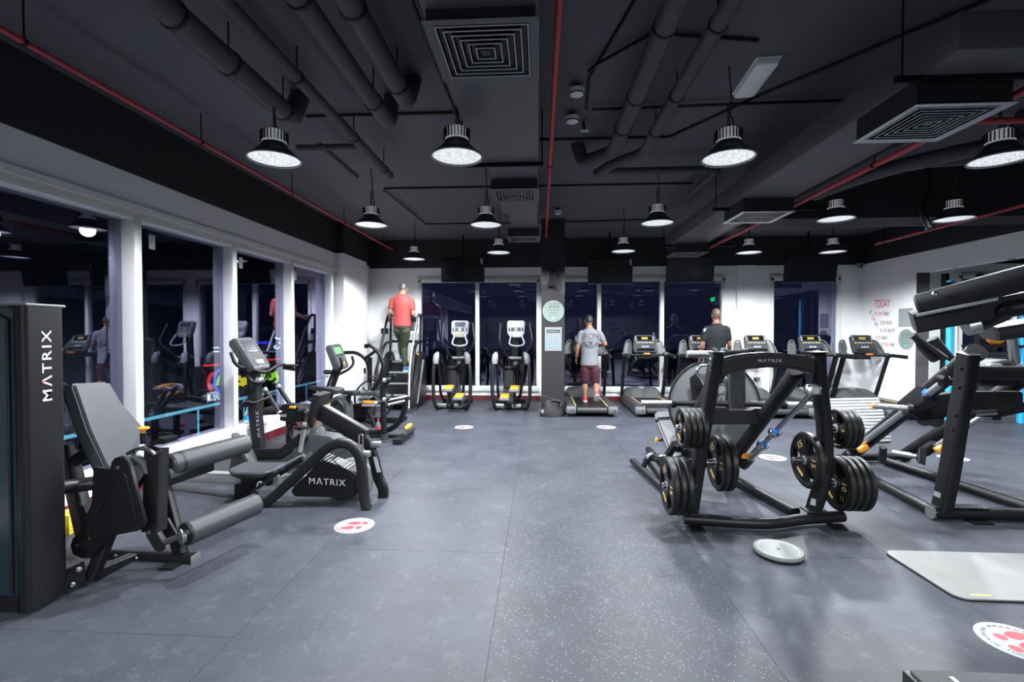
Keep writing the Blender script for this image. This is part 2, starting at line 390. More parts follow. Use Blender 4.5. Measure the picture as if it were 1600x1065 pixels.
window(2, opens[1][0], opens[1][1], [wx(936), wx(1034)], 'three-pane dark window behind the left treadmills')
window(3, opens[2][0], opens[2][1], [], 'single dark window behind the right treadmills')
# left wall: window wall
YP0, YP1 = 9.05, 10.3
ZPL = 3.10
wl = struct(MB().span((XL-0.02, YB, 2.80), (XL-0.3, YP0, ZPL)).build('wall_left', 'white_wall', smooth=False), 'white window wall on the left side', 'wall')
MB().span((XL-0.3, YP0, 0), (XP, YP1, ZPL)).build('pier', 'white_wall', wl, smooth=False)
MB().span((XL-0.3, YP1, 0), (XL, YF, ZPL)).build('return', 'white_wall', wl, smooth=False)
MB().span((XL-0.3, YB, ZPL), (XL+0.005, YF, ZC)).build('black_band', 'black_paint', wl, smooth=False)
MB().span((XL, YP0-0.004, ZPL), (XP+0.005, YP1+0.004, ZC)).build('pier_band', 'black_paint', wl, smooth=False)
MB().span((XL-0.3, YB, 2.74), (XL+0.03, YP0-0.03, 2.80)).build('head_ledge', 'white_wall', wl, smooth=False)
MB().span((XL-0.32, YB, 0), (XL+0.02, YP0, 0.22)).build('curb', 'white_wall', wl, smooth=False)
struct(MB().span((XL+0.02, YB, 0), (XL+0.035, YP0, 0.11)).build('baseboard_left', 'maroon', smooth=False), 'dark maroon skirting under the left windows', 'baseboard')
posts = [3.15, 4.61, 6.07, 7.48]
ends = [(-6.0, 1.53), (1.53, 3.0), (3.0, 4.47), (4.47, 5.96), (5.96, 7.41), (7.41, 8.87)]
wlab = ['wide dark window beside the camera', 'dark window left of the weight tower', 'dark window behind the weight tower', 'dark window behind the leg machine', 'dark window behind the large bike console', 'last dark window before the white pier']
for i, (a, b) in enumerate(ends):
    m = MB(); gx = XL-0.13
    m.span((gx-0.05, a, 0.22), (XL+0.02, b, 0.31), 0.008); m.span((gx-0.05, a, 2.66), (XL, b, 2.74), 0.008)
    o = struct(m.build(f'window_{i+4}', 'win_frame'), wlab[i], 'window')
    MB().span((gx-0.06, b-0.045, 0.26), (XL+0.005, b+0.045, 2.74), 0.008).build('post', 'win_frame', o)
    MB().span((gx-0.004, a, 0.28), (gx+0.002, b, 2.70)).build('pane', 'glass', o, smooth=False)
    MB().span((gx+0.004, a+0.28, 2.43), (gx+0.006, a+0.36, 2.58)).build('pane_sticker', 'paper', o, smooth=False)
    MB().span((XL-0.01, a, 2.725), (XL+0.012, b, 2.742)).build('head_seal', 'beige', o, smooth=False)
# right wall stub, lintel and the area beyond it
YO = 9.37
wr = struct(MB().span((XR, YO, 0), (XR+0.24, YF, ZP)).build('wall_right', 'white_wall', smooth=False), 'white right wall stub with red and black slogan', 'wall')
MB().span((XR, YO-0.003, ZP), (XR+0.24, YF, ZC)).build('black_band', 'black_paint', wr, smooth=False)
MB().span((XR, 2.0, 2.68), (XR+0.24, YO, ZP)).build('lintel', 'white_wall', wr, smooth=False)
MB().span((XR, 2.0, ZP), (XR+0.24, YO-0.003, ZC)).build('lintel_band', 'black_paint', wr, smooth=False)
for y in (8.7, 7.7, 6.7, 5.7): MB().cyl((XR+0.12, y, 2.672), (XR+0.12, y, 2.682), 0.05).build('downlight', 'light_plastic', wr)
MB().span((XR+0.235, YO-0.006, 0), (XR, YO-0.0005, 2.68)).build('shaded_reveal', 'reveal_shade', wr, smooth=False)  # thin grey sheet over the white wall end, stands in for shade
wb = struct(MB().span((-4.3, YB-0.2, 0), (13, YB, ZC)).build('wall_back', 'column_paint', smooth=False), 'plain dark back wall behind the viewer', 'wall')
ws = struct(MB().span((12.9, YB, 0), (13.1, YF+0.3, ZC)).build('wall_side', 'column_paint', smooth=False), 'grey wall of the area beyond the opening', 'wall')
m = MB()
m.span((8.9, YF, 0), (9.15, YF+0.3, ZP)).span((9.15, YF, 2.8), (13, YF+0.3, ZP)).span((9.15, YF, 0), (13, YF+0.3, 0.2))
m.build('wall_end', 'white_wall', wf, smooth=False)
window(10, 9.15, 12.8, [10.3, 11.5], 'dark window of the area beyond the right opening', z1=2.8)
# beam across the right half of the ceiling
tb = struct(MB().span((2.95, 6.42, ZP), (XR, 6.95, ZC)).build('trim_1', 'black_paint', smooth=False), 'black downstand beam crossing the ceiling on the right', 'beam')
MB().span((2.95, 6.424, ZP-0.008), (XR, 6.946, ZP)).build('soffit', 'column_paint', tb, smooth=False)
# column
cx0, cx1, cyf = p(846, 600, 9.0).x, p(882, 600, 9.0).x, 9.0
col = struct(MB().span((cx0, cyf, 0), (cx1, cyf+0.5, ZC)).build('wall_column', 'column_paint', smooth=False), 'square dark grey column between the windows', 'column')
a, b = p(846, 470, cyf-.004), p(882, 470, cyf-.004); zt = p(850, 445, cyf).z
poly = [V((cx0-.002, cyf-.004, ZC)), V((cx1+.002, cyf-.004, ZC)), V((cx1+.002, cyf-.004, zt-0.19)), V((cx1-0.06, cyf-.004, zt-0.17)), V((cx1-0.13, cyf-.004, zt-0.1)), V((cx1-0.18, cyf-.004, zt)), V((cx0-.002, cyf-.004, zt))]
MB().prism(poly, (0, 0.01, 0)).build('black_paint_top', 'black_paint', col, smooth=False)
# outside: dark ground and facade with signs
gr = struct(MB().span((-40, -30, -0.6), (40, 60, -0.5)).build('ground_outside', 'asphalt', smooth=False), 'dark ground outside the windows', 'ground')
# ================================================================== ceiling services
def lamp_proto():
    s_world[0] = False
    t = thing('pendant_lamp', 'x', 'lamp', group='round high-bay pendant lamps')
    MB().lathe((0, 0, 0.13), (0, 0, 1), [(0.085, 0), (0.092, 0.01), (0.092, 0.085), (0.07, 0.10)], 28).build('housing', 'lamp_body', t)
    m = MB()
    for i in range(24):
        a = 2*math.pi*i/24; c, s = math.cos(a), math.sin(a)
        m.box((0.096*c, 0.096*s, 0.178), (0.018, 0.006, 0.075), M4.Rotation(a, 3, 'Z'))
    m.build('cooling_fins', 'frame2', t, smooth=False)
    MB().lathe((0, 0, 0), (0, 0, 1), [(0.200, 0.0), (0.204, 0.006), (0.198, 0.016), (0.15, 0.055), (0.105, 0.10), (0.09, 0.13), (0.086, 0.13), (0.10, 0.095), (0.145, 0.05), (0.192, 0.012), (0.195, 0.0)], 40, closed=True).build('reflector', 'satin', t)
    MB().lathe((0, 0, 0.012), (0, 0, 1), [(0.192, 0), (0.15, -0.004), (0.0, -0.006)], 40).build('lens', 'led_lens', t)
    MB().lathe((0, 0, -0.002), (0, 0, 1), [(0.206, 0.0), (0.208, 0.006), (0.203, 0.013), (0.193, 0.008), (0.193, 0.002)], 40, closed=True).build('rim', 'light_plastic', t)
    m = MB(); z = 0.23
    m.lathe((0, 0, z), (0, 0, 1), [(0.02, 0), (0.02, 0.02)], 8)
    k = 0
    z = 0.245
    while z < 0.43:
        m.tube([V((0.011*math.cos(q)*(1 if k % 2 else 0), 0.011*math.cos(q)*(0 if k % 2 else 1), z+0.02*math.sin(q)+0.012)) for q in [2*math.pi*i/8 for i in range(8)]], 0.004, 5, closed=True)
        z += 0.028; k += 1
    m.build('chain', 'satin', t)
    MB().tube(spline([(0.03, 0, 0.22), (0.04, 0.01, 0.3), (0.02, 0.02, 0.36), (0.02, 0.0, 0.46), (0.0, 0.0, 0.73)], 5), 0.006, 6).build('cable', 'black_print', t)
    ld = bpy.data.lights.new('bulb', 'SPOT'); ld.energy = LAMP_W; ld.spot_size = R(166); ld.spot_blend = 0.3; ld.shadow_soft_size = 0.08; ld.color = (0.93, 0.965, 1.0)
    lo = bpy.data.objects.new('bulb', ld); COL.objects.link(lo); lo.parent = t; lo.location = (0, 0, -0.02)
    s_world[0] = True
    return t
LP = [(429, 250, 'pendant lamp hanging nearest the left windows'), (714, 246, 'pendant lamp just below the large central diffuser'), (1138, 248, 'pendant lamp below the white emergency light'), (1562, 250, 'pendant lamp cut by the right edge of view'),
      (580, 352, 'pendant lamp left of centre, beside the red side pipe end'), (759, 352, 'pendant lamp under the second ceiling diffuser'), (1027, 349, 'pendant lamp right of the centre red pipe, second row'), (1306, 343, 'pendant lamp under the right red pipe, second row'), (1490, 343, 'second row pendant lamp furthest to the right'),
      (647, 405, 'pendant lamp over the stair climber'), (779, 395, 'pendant lamp over the right elliptical trainer'), (974, 393, 'pendant lamp over the first empty treadmill'), (1170, 395, 'pendant lamp over the man in black'), (1301, 394, 'pendant lamp in front of the rightmost television')]
lamp0 = lamp_proto(); ZL = 2.93
def put_lamp(o, x, y, label, z=ZL):
    o['label'] = label; place(o, (x, y, z))
first = True
for px, py, lab in LP:
    q = pz(px, py, ZL); put_lamp(lamp0 if first else copy_tree(lamp0), q.x, q.y, lab); first = False
for y in (-1.9, -4.3):      # the same rows go on behind the viewer
    for x in (-2.45, -0.85, 1.6, 3.65, 5.05):
        put_lamp(copy_tree(lamp0), x, y, 'pendant lamp of the rows behind the viewer')
for y in (8.6, 5.2, 2.2): put_lamp(copy_tree(lamp0), 9.6, y, 'pendant lamp of the area beyond the right opening')
for ch in [q for q in bpy.data.objects if q.parent == lamp0 and q.name.startswith('cable')]: ch.scale.z = 0.52   # this lamp hangs from the pipe above it
def pipe(name, pts, r, m, label, rr=0.1, hangers=(), n=14, clamp=None):
    t = thing(name, label, 'pipe', (V(pts[0]).x, V(pts[0]).y, V(pts[0]).z))
    MB().tube(rounded(pts, rr, 6), r, n).build('pipe_run', m, t)
    for y in hangers:
        for a, b in zip(pts[:-1], pts[1:]):
            a, b = V(a), V(b)
            if abs(b.y-a.y) > 0.3 and min(a.y, b.y) <= y <= max(a.y, b.y):
                q = a+(b-a)*((y-a.y)/(b.y-a.y))
                h = MB(); h.tube([q+V((0, 0, r)), V((q.x, q.y, ZC))], 0.006, 6)
                h.lathe(q-V((0, 0.012, 0)), (0, 1, 0), [(r+0.001, 0), (r+0.006, 0), (r+0.006, 0.024), (r+0.001, 0.024)], 14, closed=True)
                h.build('hanger', 'frame', t)
    return t
pipe('sprinkler_pipe', [(-3.32, -2, 3.42), (-3.3, 10.6, 3.42)], 0.02, 'pipe_red', 'red sprinkler pipe along the left window wall', hangers=(2.9, 4.5, 6.2, 7.9, 9.9))
pipe('sprinkler_pipe', [(0.09, -2, 3.3), (0.13, 8.75, 3.3)], 0.022, 'pipe_red', 'red sprinkler pipe down the centre of the ceiling', hangers=(2.0, 5.0, 8.0))
pipe('sprinkler_pipe', [(2.90, -2, 3.0), (2.90, 8.3, 3.0)], 0.024, 'pipe_red', 'red sprinkler pipe beside the right air duct', hangers=(2.2, 4.3, 5.6, 7.9))
pipe('sprinkler_pipe', [(2.92, 3.45, 3.0), (7.4, 3.45, 3.0)], 0.022, 'pipe_red', 'red branch pipe crossing to the right')
pipe('sprinkler_pipe', [(5.5, 2.0, 3.0), (5.5, 8.1, 3.0)], 0.02, 'pipe_red', 'red sprinkler pipe above the rightmost television', hangers=(3.9, 7.9))
pipe('insulated_pipe', [(-2.15, -2, 3.42), (-2.15, 4.05, 3.42), (-2.15, 4.2, ZC)], 0.085, 'pipe_black', 'thick black insulated pipe bending up near the left lamp', hangers=(2.7, 3.2, 3.9))
pipe('insulated_pipe', [(-1.82, -2, 3.47), (-1.82, 5.72, 3.47)], 0.048, 'pipe_black', 'thin black pipe second from the left wall', hangers=(2.4, 3.5, 4.6, 5.5))
pipe('insulated_pipe', [(-1.34, -2, 3.42), (-1.34, 4.2, 3.42), (-1.34, 4.28, ZC)], 0.07, 'pipe_black', 'third black insulated pipe left of the central diffuser', hangers=(2.6, 3.8))
pipe('insulated_pipe', [(-1.07, -2, 3.42), (-1.07, 3.8, 3.42), (-1.07, 4.0, ZC)], 0.075, 'pipe_black', 'fat black insulated pipe closest to the central diffuser', hangers=(2.7, 3.55))
pipe('insulated_pipe', [(0.80, -2, 3.5), (0.80, 5.2, 3.5), (0.50, 5.5, 3.5), (0.44, 5.5, ZC)], 0.076, 'pipe_black', 'thick black pipe right of the centre red pipe', hangers=(3.1, 4.0, 4.6))
pipe('insulated_pipe', [(1.13, -2, 3.5), (1.13, 5.25, 3.5), (0.82, 5.5, 3.47), (0.68, 5.68, 3.42)], 0.058, 'pipe_black', 'thinner black pipe of the pair right of the centre red pipe', hangers=(3.1, 4.0, 4.7))
pipe('insulated_pipe', [(0.85, 5.82, 3.5), (2.15, 5.82, 3.5), (2.13, 6.85, 3.5)], 0.042, 'pipe_black', 'black cross pipe turning back near the second lamp row')
pipe('insulated_pipe', [(-2.55, 4.9, 3.5), (-1.875, 4.9, 3.5)], 0.032, 'pipe_black', 'short black cross pipe above the left lamp')
pipe('insulated_pipe', [(-2.3, 4.9, 3.52), (-2.3, 5.9, 3.52)], 0.03, 'pipe_black', 'short black stub pipe behind the left lamp')
pipe('insulated_pipe', [(3.15, 3.4, 3.2), (3.15, 6.3, 3.2)], 0.075, 'pipe_black', 'black insulated pipe beside the right air duct')
pipe('insulated_pipe', [(3.3, 5.9, 3.2), (3.45, 5.0, 3.2), (4.2, 4.2, 3.2), (6.5, 4.0, 3.2)], 0.07, 'pipe_black', 'black insulated pipe sweeping to the right', rr=0.5)
pipe('insulated_pipe', [(3.5, 5.8, 3.32), (3.9, 5.2, 3.32), (4.6, 5.0, 3.3), (4.7, 4.9, ZC)], 0.06, 'pipe_black', 'black elbow pipe hanging beside the ceiling beam', rr=0.3)
pipe('insulated_pipe', [(2.9, 8.0, 3.3), (7.2, 8.0, 3.3)], 0.04, 'pipe_black', 'black cross pipe in front of the far wall on the right')
def conduit(pts, label):
    tag(MB().tube([V(q) for q in pts], 0.013, 6).build('conduit', 'frame'), label, 'conduit', 'thin black ceiling conduits')
zc = ZC-0.014
conduit([(-2.3, 4.6, zc), (-0.05, 4.6, zc)], 'thin black conduit crossing behind the central diffuser')
conduit([(0.5, 4.55, zc-.03), (2.2, 4.5, zc-.03), (7, 4.5, zc-.03)], 'thin black conduit behind the emergency light')
conduit([(0.0, 5.3, zc), (1.42, 5.3, zc), (2.0, 4.4, zc), (4.6, 1.0, zc)], 'thin black conduit feeding the emergency light')
conduit([(-2.3, 6.95, zc), (0.0, 6.95, zc), (2.2, 6.95, zc)], 'thin black conduit along the second lamp row')
conduit([(-2.3, 6.95, zc-.02), (-2.2, 9.2, zc-.02)], 'thin black conduit linking lamps over the climber')
conduit([(-2.2, 9.25, zc), (0.0, 9.25, zc), (2.4, 9.1, zc)], 'thin black conduit along the third lamp row')
conduit([(0.95, 1.5, zc), (0.6, 3.2, zc), (0.42, 4.05, zc), (0.45, 4.6, zc)], 'black conduit running to the smoke detectors')
conduit([(0.4, 3.9, zc-.02), (0.45, 3.75, zc-.05), (0.8, 3.45, zc-.01), (1.6, 3.6, zc)], 'loose black cable from emergency light to detector')
conduit([(-0.68, 1.0, 3.30), (-0.66, 4.5, 3.30)], 'black channel along the central air duct')
# ducts and diffusers
def duct(name, boxes, label):
    t = thing(name, label, 'duct', boxes[0][0])
    for a, b in boxes: MB().span(a, b, 0.01).build('duct_section', 'duct_paint', t)
    return t
d1 = duct('air_duct', [((-0.60, -3, 3.2), (0.0, 4.75, 3.55)), ((-0.52, 4.75, 3.28), (-0.01, 6.9, 3.55)), ((-0.45, 6.9, 3.3), (-0.02, 8.7, 3.55))], 'black rectangular air duct in the middle of the ceiling')
MB().bar([(-0.72, 4.62, 3.18), (0.04, 4.62, 3.18)], 0.04, 0.025).build('support_channel', 'frame', d1)
for x in (-0.7, 0.03): MB().tube([(x, 4.62, 3.18), (x, 4.62, ZC)], 0.006, 6).build('threaded_rod', 'frame', d1)
d2 = duct('air_duct', [((2.24, 2.69, 3.06), (2.84, 8.6, 3.27)), ((2.84, 2.69, 3.06), (7.4, 3.25, 3.27))], 'black rectangular air duct turning right on the right side')
for yy in (2.95, 5.9, 8.3):
    MB().bar([(2.1, yy, 3.045), (3.3, yy, 3.045)], 0.04, 0.025).build('support_channel', 'frame', d2)
    for x in (2.14, 3.22): MB().tube([(x, yy, 3.04), (x, yy, ZC)], 0.006, 6).build('threaded_rod', 'frame', d2)
def diffuser(c, s, z, dz, label, m='duct_paint'):
    t = thing('air_diffuser', label, 'air vent', (c[0], c[1], z), 0, 'square ceiling diffusers')
    s_world[0] = False
    MB().span((-s/2+0.02, -s/2+0.02, 0.02), (s/2-0.02, s/2-0.02, dz), 0).build('plenum', 'black_paint', t, smooth=False)
    def ring(h, w_, z0, z1, tilt):
        r = MB(); o, i = h, h-w_
        for k in range(4):
            a = R(90*k); rm = M4.Rotation(a, 3, 'Z')
            q = [rm @ V(v) for v in ((-o, -o, z0), (o, -o, z0), (i, -i, z1), (-i, -i, z1))]
            r.prism(q, (0, 0, 0.004))
        return r
    ring(s/2, 0.05, 0.0, 0.004, 0).build('frame', m, t, smooth=False)
    n = 6
    for k in range(n):
        h = s/2-0.055-k*(s/2-0.07)/n
        lo_ = ring(h, 0.022, 0.002, 0.030, 0).build('louvre', 'frame2', t, smooth=False)
        ring(h+0.001, 0.007, 0.0, 0.0, 0).build('louvre_edge', 'silver', lo_, smooth=False)
    MB().box((0, 0, 0.01), (0.05, 0.05, 0.012)).build('centre_plate', 'satin', t, smooth=False)
    s_world[0] = True
    return t
diffuser((-0.30, 2.70), 0.60, 3.13, 0.07, 'large square ceiling diffuser nearest the viewer in the centre')
diffuser((-0.28, 5.6), 0.56, 3.16, 0.12, 'square ceiling diffuser in the centre, second along the duct')
diffuser((-0.26, 8.2), 0.56, 3.16, 0.14, 'square ceiling diffuser in the centre, farthest from viewer')
diffuser((2.52, 3.25), 0.58, 2.90, 0.158, 'square silver ceiling diffuser nearest on the right duct', 'silver')
diffuser((2.56, 5.75), 0.58, 2.90, 0.158, 'square silver ceiling diffuser in the middle of the right duct', 'silver')
diffuser((2.56, 8.4), 0.58, 2.90, 0.158, 'square ceiling diffuser at the far end of the right duct')
# emergency light, detectors, camera, speaker
c = pz(1180, 124, ZC-0.03)
t = thing('emergency_light', 'white oblong emergency light on the ceiling', 'lamp', (c.x, c.y, ZC), R(-4))
s_world[0] = False
MB().box((0, 0, -0.03), (0.18, 0.56, 0.06), bev=0.03).build('diffuser_cover', 'white_plastic', t)
MB().box((0, 0, -0.005), (0.19, 0.57, 0.012)).build('base_tray', 'white_plastic', t)
MB().box((0.02, -0.2, -0.061), (0.012, 0.012, 0.003)).build('indicator', 'screen_green', t)
s_world[0] = True
def detector(px, py, label):
    c = pz(px, py, ZC-0.06); t = thing('smoke_detector', label, 'detector', (c.x, c.y, ZC))
    s_world[0] = False
    MB().lathe((0, 0, -0.10), (0, 0, 1), [(0.035, 0), (0.058, 0.012), (0.065, 0.035), (0.066, 0.06)], 20).build('housing', 'white_plastic', t)
    MB().lathe((0, 0, -0.10), (0, 0, 1), [(0.0595, 0.014), (0.0625, 0.018), (0.0645, 0.022)], 20).build('vent_ring', 'frame', t)
    MB().cyl((0, 0, -0.045), (0, 0, 0), 0.03).build('base', 'frame', t)
    s_world[0] = True
detector(901, 143, 'white smoke detector right of the red pipe, nearest viewer'); detector(894, 186, 'white smoke detector behind the first one'); detector(872, 331, 'small white detector above the column')
c = pz(913, 204, ZC-0.1); t = thing('sensor_plate', 'small square white sensor plate beside smoke detector', 'sensor', (c.x, c.y, c.z))
s_world[0] = False
MB().box((0, 0, 0), (0.085, 0.085, 0.025), M4.Rotation(R(25), 3, 'X'), bev=0.005).build('plate', 'white_plastic', t); MB().tube([(0, 0.01, 0.01), (-0.01, 0.03, 0.1)], 0.015, 6).build('arm', 'frame', t)
s_world[0] = True
def cctv(q, label):
    t = thing('security_camera', label, 'camera', q); s_world[0] = False
    MB().box((0, 0, 0.05), (0.16, 0.12, 0.06), bev=0.02).build('bracket', 'light_plastic', t)
    MB().ball((0, -0.03, 0), 0.055, 14).build('dome', 'light_plastic', t); MB().ball((0, -0.075, -0.01), 0.022, 10).build('lens', 'glass_black', t); s_world[0] = True
cctv((XR-0.12, YF-0.1, 3.0), 'small white dome camera in the right wall corner')
c = p(861, 436, cyf-0.06)
t = thing('wall_speaker', 'black speaker fixed high on the column', 'speaker', c); s_world[0] = False
MB().box((0, 0, 0), (0.14, 0.11, 0.30), bev=0.015).build('cabinet', 'frame', t); MB().box((0, -0.055, 0), (0.115, 0.01, 0.27), bev=0.004).build('grille', 'frame2', t); s_world[0] = True
# televisions
def tv(px, py, w_px, Y, label, rz=0, tilt=10, sticker=False):
    c = p(px, py, Y); wv = w_px*Y/FPX; h = wv*0.575
    t = thing('television', label, 'television', (c.x, c.y, c.z), rz, 'ceiling-hung televisions'); s_world[0] = False
    rm = M4.Rotation(R(tilt), 3, 'X')
    MB().box((0, 0, 0), (wv, 0.05, h), rm, 0.006).build('bezel', 'frame', t)
    MB().box(rm @ V((0, -0.0265, 0.008)), (wv-0.03, 0.004, h-0.05), rm).build('screen', 'glass_black', t, smooth=False)
    MB().box(rm @ V((0, -0.026, -h/2+0.008)), (wv-0.01, 0.006, 0.008), rm).build('bottom_strip', 'silver', t, smooth=False)
    MB().tube([(0.0, 0.06, 0), (0.0, 0.1, 0.1), (0.0, 0.1, ZC-c.z)], 0.02, 8).build('ceiling_pole', 'frame', t)
    MB().box((0, 0.05, 0), (0.25, 0.06, 0.2)).build('mount', 'frame', t, smooth=False)
    if sticker: MB().box(rm @ V((wv/2-0.05, -0.029, h/2-0.075)), (0.05, 0.003, 0.12), rm).build('energy_label', 'paper', t, smooth=False)
    s_world[0] = True
tv(723, 422, 68, 10.3, 'black television above the elliptical trainers', 0, 8, True)
tv(953.5, 424, 68, 10.2, 'black television above the man in grey', 0, 8, True)
tv(1078, 421, 70, 10.3, 'black television above the man in black', R(-5), 10)
tv(1266, 420, 72, 10.3, 'black television at the far right above the slogan window', R(-8), 12)

q0, q1 = p(1447, 295, 5.2), p(1449, 356, 5.2)
tag(MB().tube(spline([V((q0.x, 5.2, 3.3)), q0+V((.03, 0, 0)), (q0+q1)/2+V((-.03, 0.02, 0)), q1+V((.02, 0, 0)), q1], 4), .03, 8).build('cable_bundle', 'frame'), 'black cable bundle hanging down beside the ceiling beam, left of the rightmost second-row lamp', 'cable')
# ================================================================== machines along the left side
NY = (0, 1, 0)
def bolt(mb, q, ax, r=0.012, h=0.012): return mb.lathe(q, ax, [(r, 0), (r, h*0.5), (r*0.65, h*0.6), (r*0.6, h)], 10)
# ---- leg extension machine with weight tower
T = thing('leg_extension_machine', 'black leg extension machine with tall weight tower and grey back pad', 'exercise machine', (-2.6, 2.75, 0))
xt, y0, y1, zt = p(50, 900, 2.42).x, 2.40, 2.62, 1.70
sh = MB(); rings = []
prof = [(xt-0.75, 0.10), (xt-0.06, 0.10), (xt-0.06, zt-0.02), (xt-0.16, zt), (xt-0.60, zt), (xt-0.72, zt-0.10), (xt-0.75, zt-0.2)]
MB().prism([V((x, y0+0.012, z)) for x, z in prof], (0, y1-y0-0.02, 0)).build('weight_shroud', 'shroud', T, bevel=0.012)
MB().bar([(xt-0.10, y0+0.005, 0.12), (xt-0.10, y0+0.005, zt-0.08), (xt-0.2, y0+0.005, zt-0.03), (xt-0.62, y0+0.005, zt-0.03)], 0.012, 0.016, N=NY).build('shroud_rib', 'frame2', T)
MB().span((xt-0.16, y0+0.01, zt-0.005), (xt+0.004, y1+0.01, zt+0.012), 0.006).build('tower_cap', 'mid_plastic', T)
MB().sweep([(xt-0.035, (y0+y1)/2, 0.02), (xt-0.035, (y0+y1)/2, zt-0.006)], rrect(0.075, y1-y0, 0.028, 4), N=(1, 0, 0)).build('end_panel', 'frame', T)
MB().span((xt-0.72, y0+0.03, 0.0), (xt-0.09, y1-0.02, 0.10)).build('tower_base', 'frame', T, bevel=0.008)
q = p(68, 571, 2.5); text(BRAND, (xt+0.0035, 2.512, q.z), (0, 0, 1), (0, -1, 0), 'white_print', T, width=0.40, height=0.055, spacing=1.25)
MB().lathe((xt+0.0045, 2.49, p(68, 596, 2.5).z), (1, 0, 0), [(0.007, 0), (0.007, 0.002)], 10).build('logo_dot', 'red_print', T)
# mounting plate between tower and frame
MB().prism([p(97, 895, 2.62), p(133, 878, 2.72), p(136, 925, 2.72), p(103, 950, 2.62)], (-0.03, 0.02, 0)).build('mount_plate', 'frame', T, bevel=0.004)
m = MB()
for px, py in ((124, 889), (113.5, 913)): m.lathe(p(px, py, 2.655), (0.6, -0.8, 0), [(0.016, 0), (0.015, 0.004), (0.009, 0.006), (0.008, 0.014)], 14)
m.build('mount_bolts', 'chrome', T)
m = MB(); bolt(m, p(185, 730, 2.735), (0, -1, 0), .013, .016); bolt(m, p(122, 852, 2.735), (0, -1, 0), .012, .016); bolt(m, p(232, 832, 2.84), (0, -1, 0), .012, .012); bolt(m, p(213, 872, 3.0), (0, -1, 0)); bolt(m, p(181, 868, 3.05), (0, -1, 0)); bolt(m, p(146, 756, 2.735), (0, -1, 0), .005, .006)
m.build('bolts', 'chrome', T)
pl = [(145, 730), (172, 733), (173, 723), (178, 716), (186, 713), (194, 715), (201, 723), (225, 816), (222, 824), (216, 829), (176, 837), (140, 872), (126, 872), (113, 866), (109, 852), (113, 841), (123, 833), (128, 818), (142, 787)]
MB().prism([p(a, b, 2.74) for a, b in pl], (0, 0.03, 0)).build('linkage_plate', 'frame', T, bevel=0.004)
MB().tube(rounded([p(a, b, 2.738) for a, b in ((183, 740), (137, 832), (141, 844), (150, 842), (160, 830), (214, 818), (213, 808), (197, 742), (190, 737), (183, 740))], 0.03, 4), 0.0045, 6).build('plate_rib', 'frame', T)
MB().bar([p(142, 905, 2.76), p(184, 800, 2.85)], 0.06, 0.07, N=NY).build('support_strut', 'frame', T)
MB().bar([p(139, 900, 2.75), p(206, 871, 3.06)], 0.06, 0.07, N=(0, 0, 1)).build('base_link', 'frame', T)
MB().bar([p(150, 867, 3.12), p(305, 874, 3.06)], 0.09, 0.085, N=NY, r=0.035).build('base_tube', 'frame', T)
e = p(306, 874, 3.06); MB().box(e, (0.012, 0.09, 0.078), M4.Rotation(R(-4), 3, 'Y'), 0.02).build('base_end_cap', 'mid_plastic', T)
MB().span((e.x-0.16, 2.93, 0), (e.x-0.06, 3.06, 0.014)).build('foot_pad', 'rubber', T)
MB().bar([p(252, 745, 3.2), p(283, 866, 3.07)], 0.06, 0.085, N=NY).build('rear_post', 'frame', T)
MB().bar([p(245, 700, 2.93), p(241, 828, 2.88)], 0.08, 0.118, N=NY, r=0.012).build('swing_arm', 'frame2', T)
MB().prism([p(228, 694, 2.87), p(246, 684, 2.87), p(258, 686, 2.87), p(256, 694, 2.87)], (0, 0.12, 0)).build('arm_cap', 'frame', T, bevel=0.005)
for yy, off in ((2.84, (0, 0)), (2.98, (22, -12))):
    pp = [(227, 824), (232, 820), (239, 822), (256, 852), (255, 860), (249, 863), (241, 860), (227, 837)]
    MB().prism([p(a+off[0], b+off[1], yy) for a, b in pp], (0, 0.022, 0)).build('link_plate', 'frame2', T, bevel=0.004)
MB().cyl(p(250, 850, 2.86), p(292, 833, 2.90), 0.02).build('roller_axle', 'satin', T)
MB().cyl(p(281, 838, 2.84), p(288, 836, 2.86), 0.05).build('roller_collar', 'alu', T)
a, b = p(290, 834, 2.85), p(400, 787, 3.36)
MB().cyl(a, b, 0.077, 28, 0.008).build('ankle_roller', 'foam', T)
MB().cyl(a-(b-a)*0.012, a+(b-a)*0.05, 0.066, 24).build('roller_end', 'frame', T)
a, b = p(262, 727, 3.0), p(384, 693, 3.62)
MB().cyl(a, b, 0.075, 28, 0.012).build('thigh_roller', 'foam', T)
MB().cyl(a+(b-a)*0.10, a+(b-a)*0.13, 0.0765, 28).build('roller_seam', 'frame2', T)
MB().bar([p(258, 752, 3.05), p(330, 728, 3.45)], 0.07, 0.05, N=(0, 0, 1)).build('roller_arm', 'frame', T)
MB().box(p(316, 729, 3.42), (0.1, 0.06, 0.04), bev=0.018).build('arm_end_cap', 'mid_plastic', T)
MB().sweep(spline([p(204, 707, 2.86), p(215, 701, 2.86), (p(226, 699, 2.86)), p(240, 703, 2.86), p(247, 708, 2.86)], 4), rrect(0.07, 0.02, 0.006), N=NY).build('cam_quadrant', 'chrome', T)
MB().sweep([p(206, 712, 2.86), p(222, 722, 2.90), p(228, 740, 2.9)], circ(0.05, 16, 0.035), scales=[0.75, 1, 0.9]).build('pivot_pad', 'mid_plastic', T)
MB().cyl(p(206, 742, 2.80), p(206, 742, 2.95), 0.055, 20).build('pivot_hub', 'frame', T)
MB().cyl(p(186, 730, 2.76), p(225, 728, 2.9), 0.018).build('pivot_shaft', 'satin', T)
MB().bar([p(222, 725, 2.92), p(205, 760, 2.85)], 0.06, 0.09, N=NY).build('cam_arm', 'frame', T)
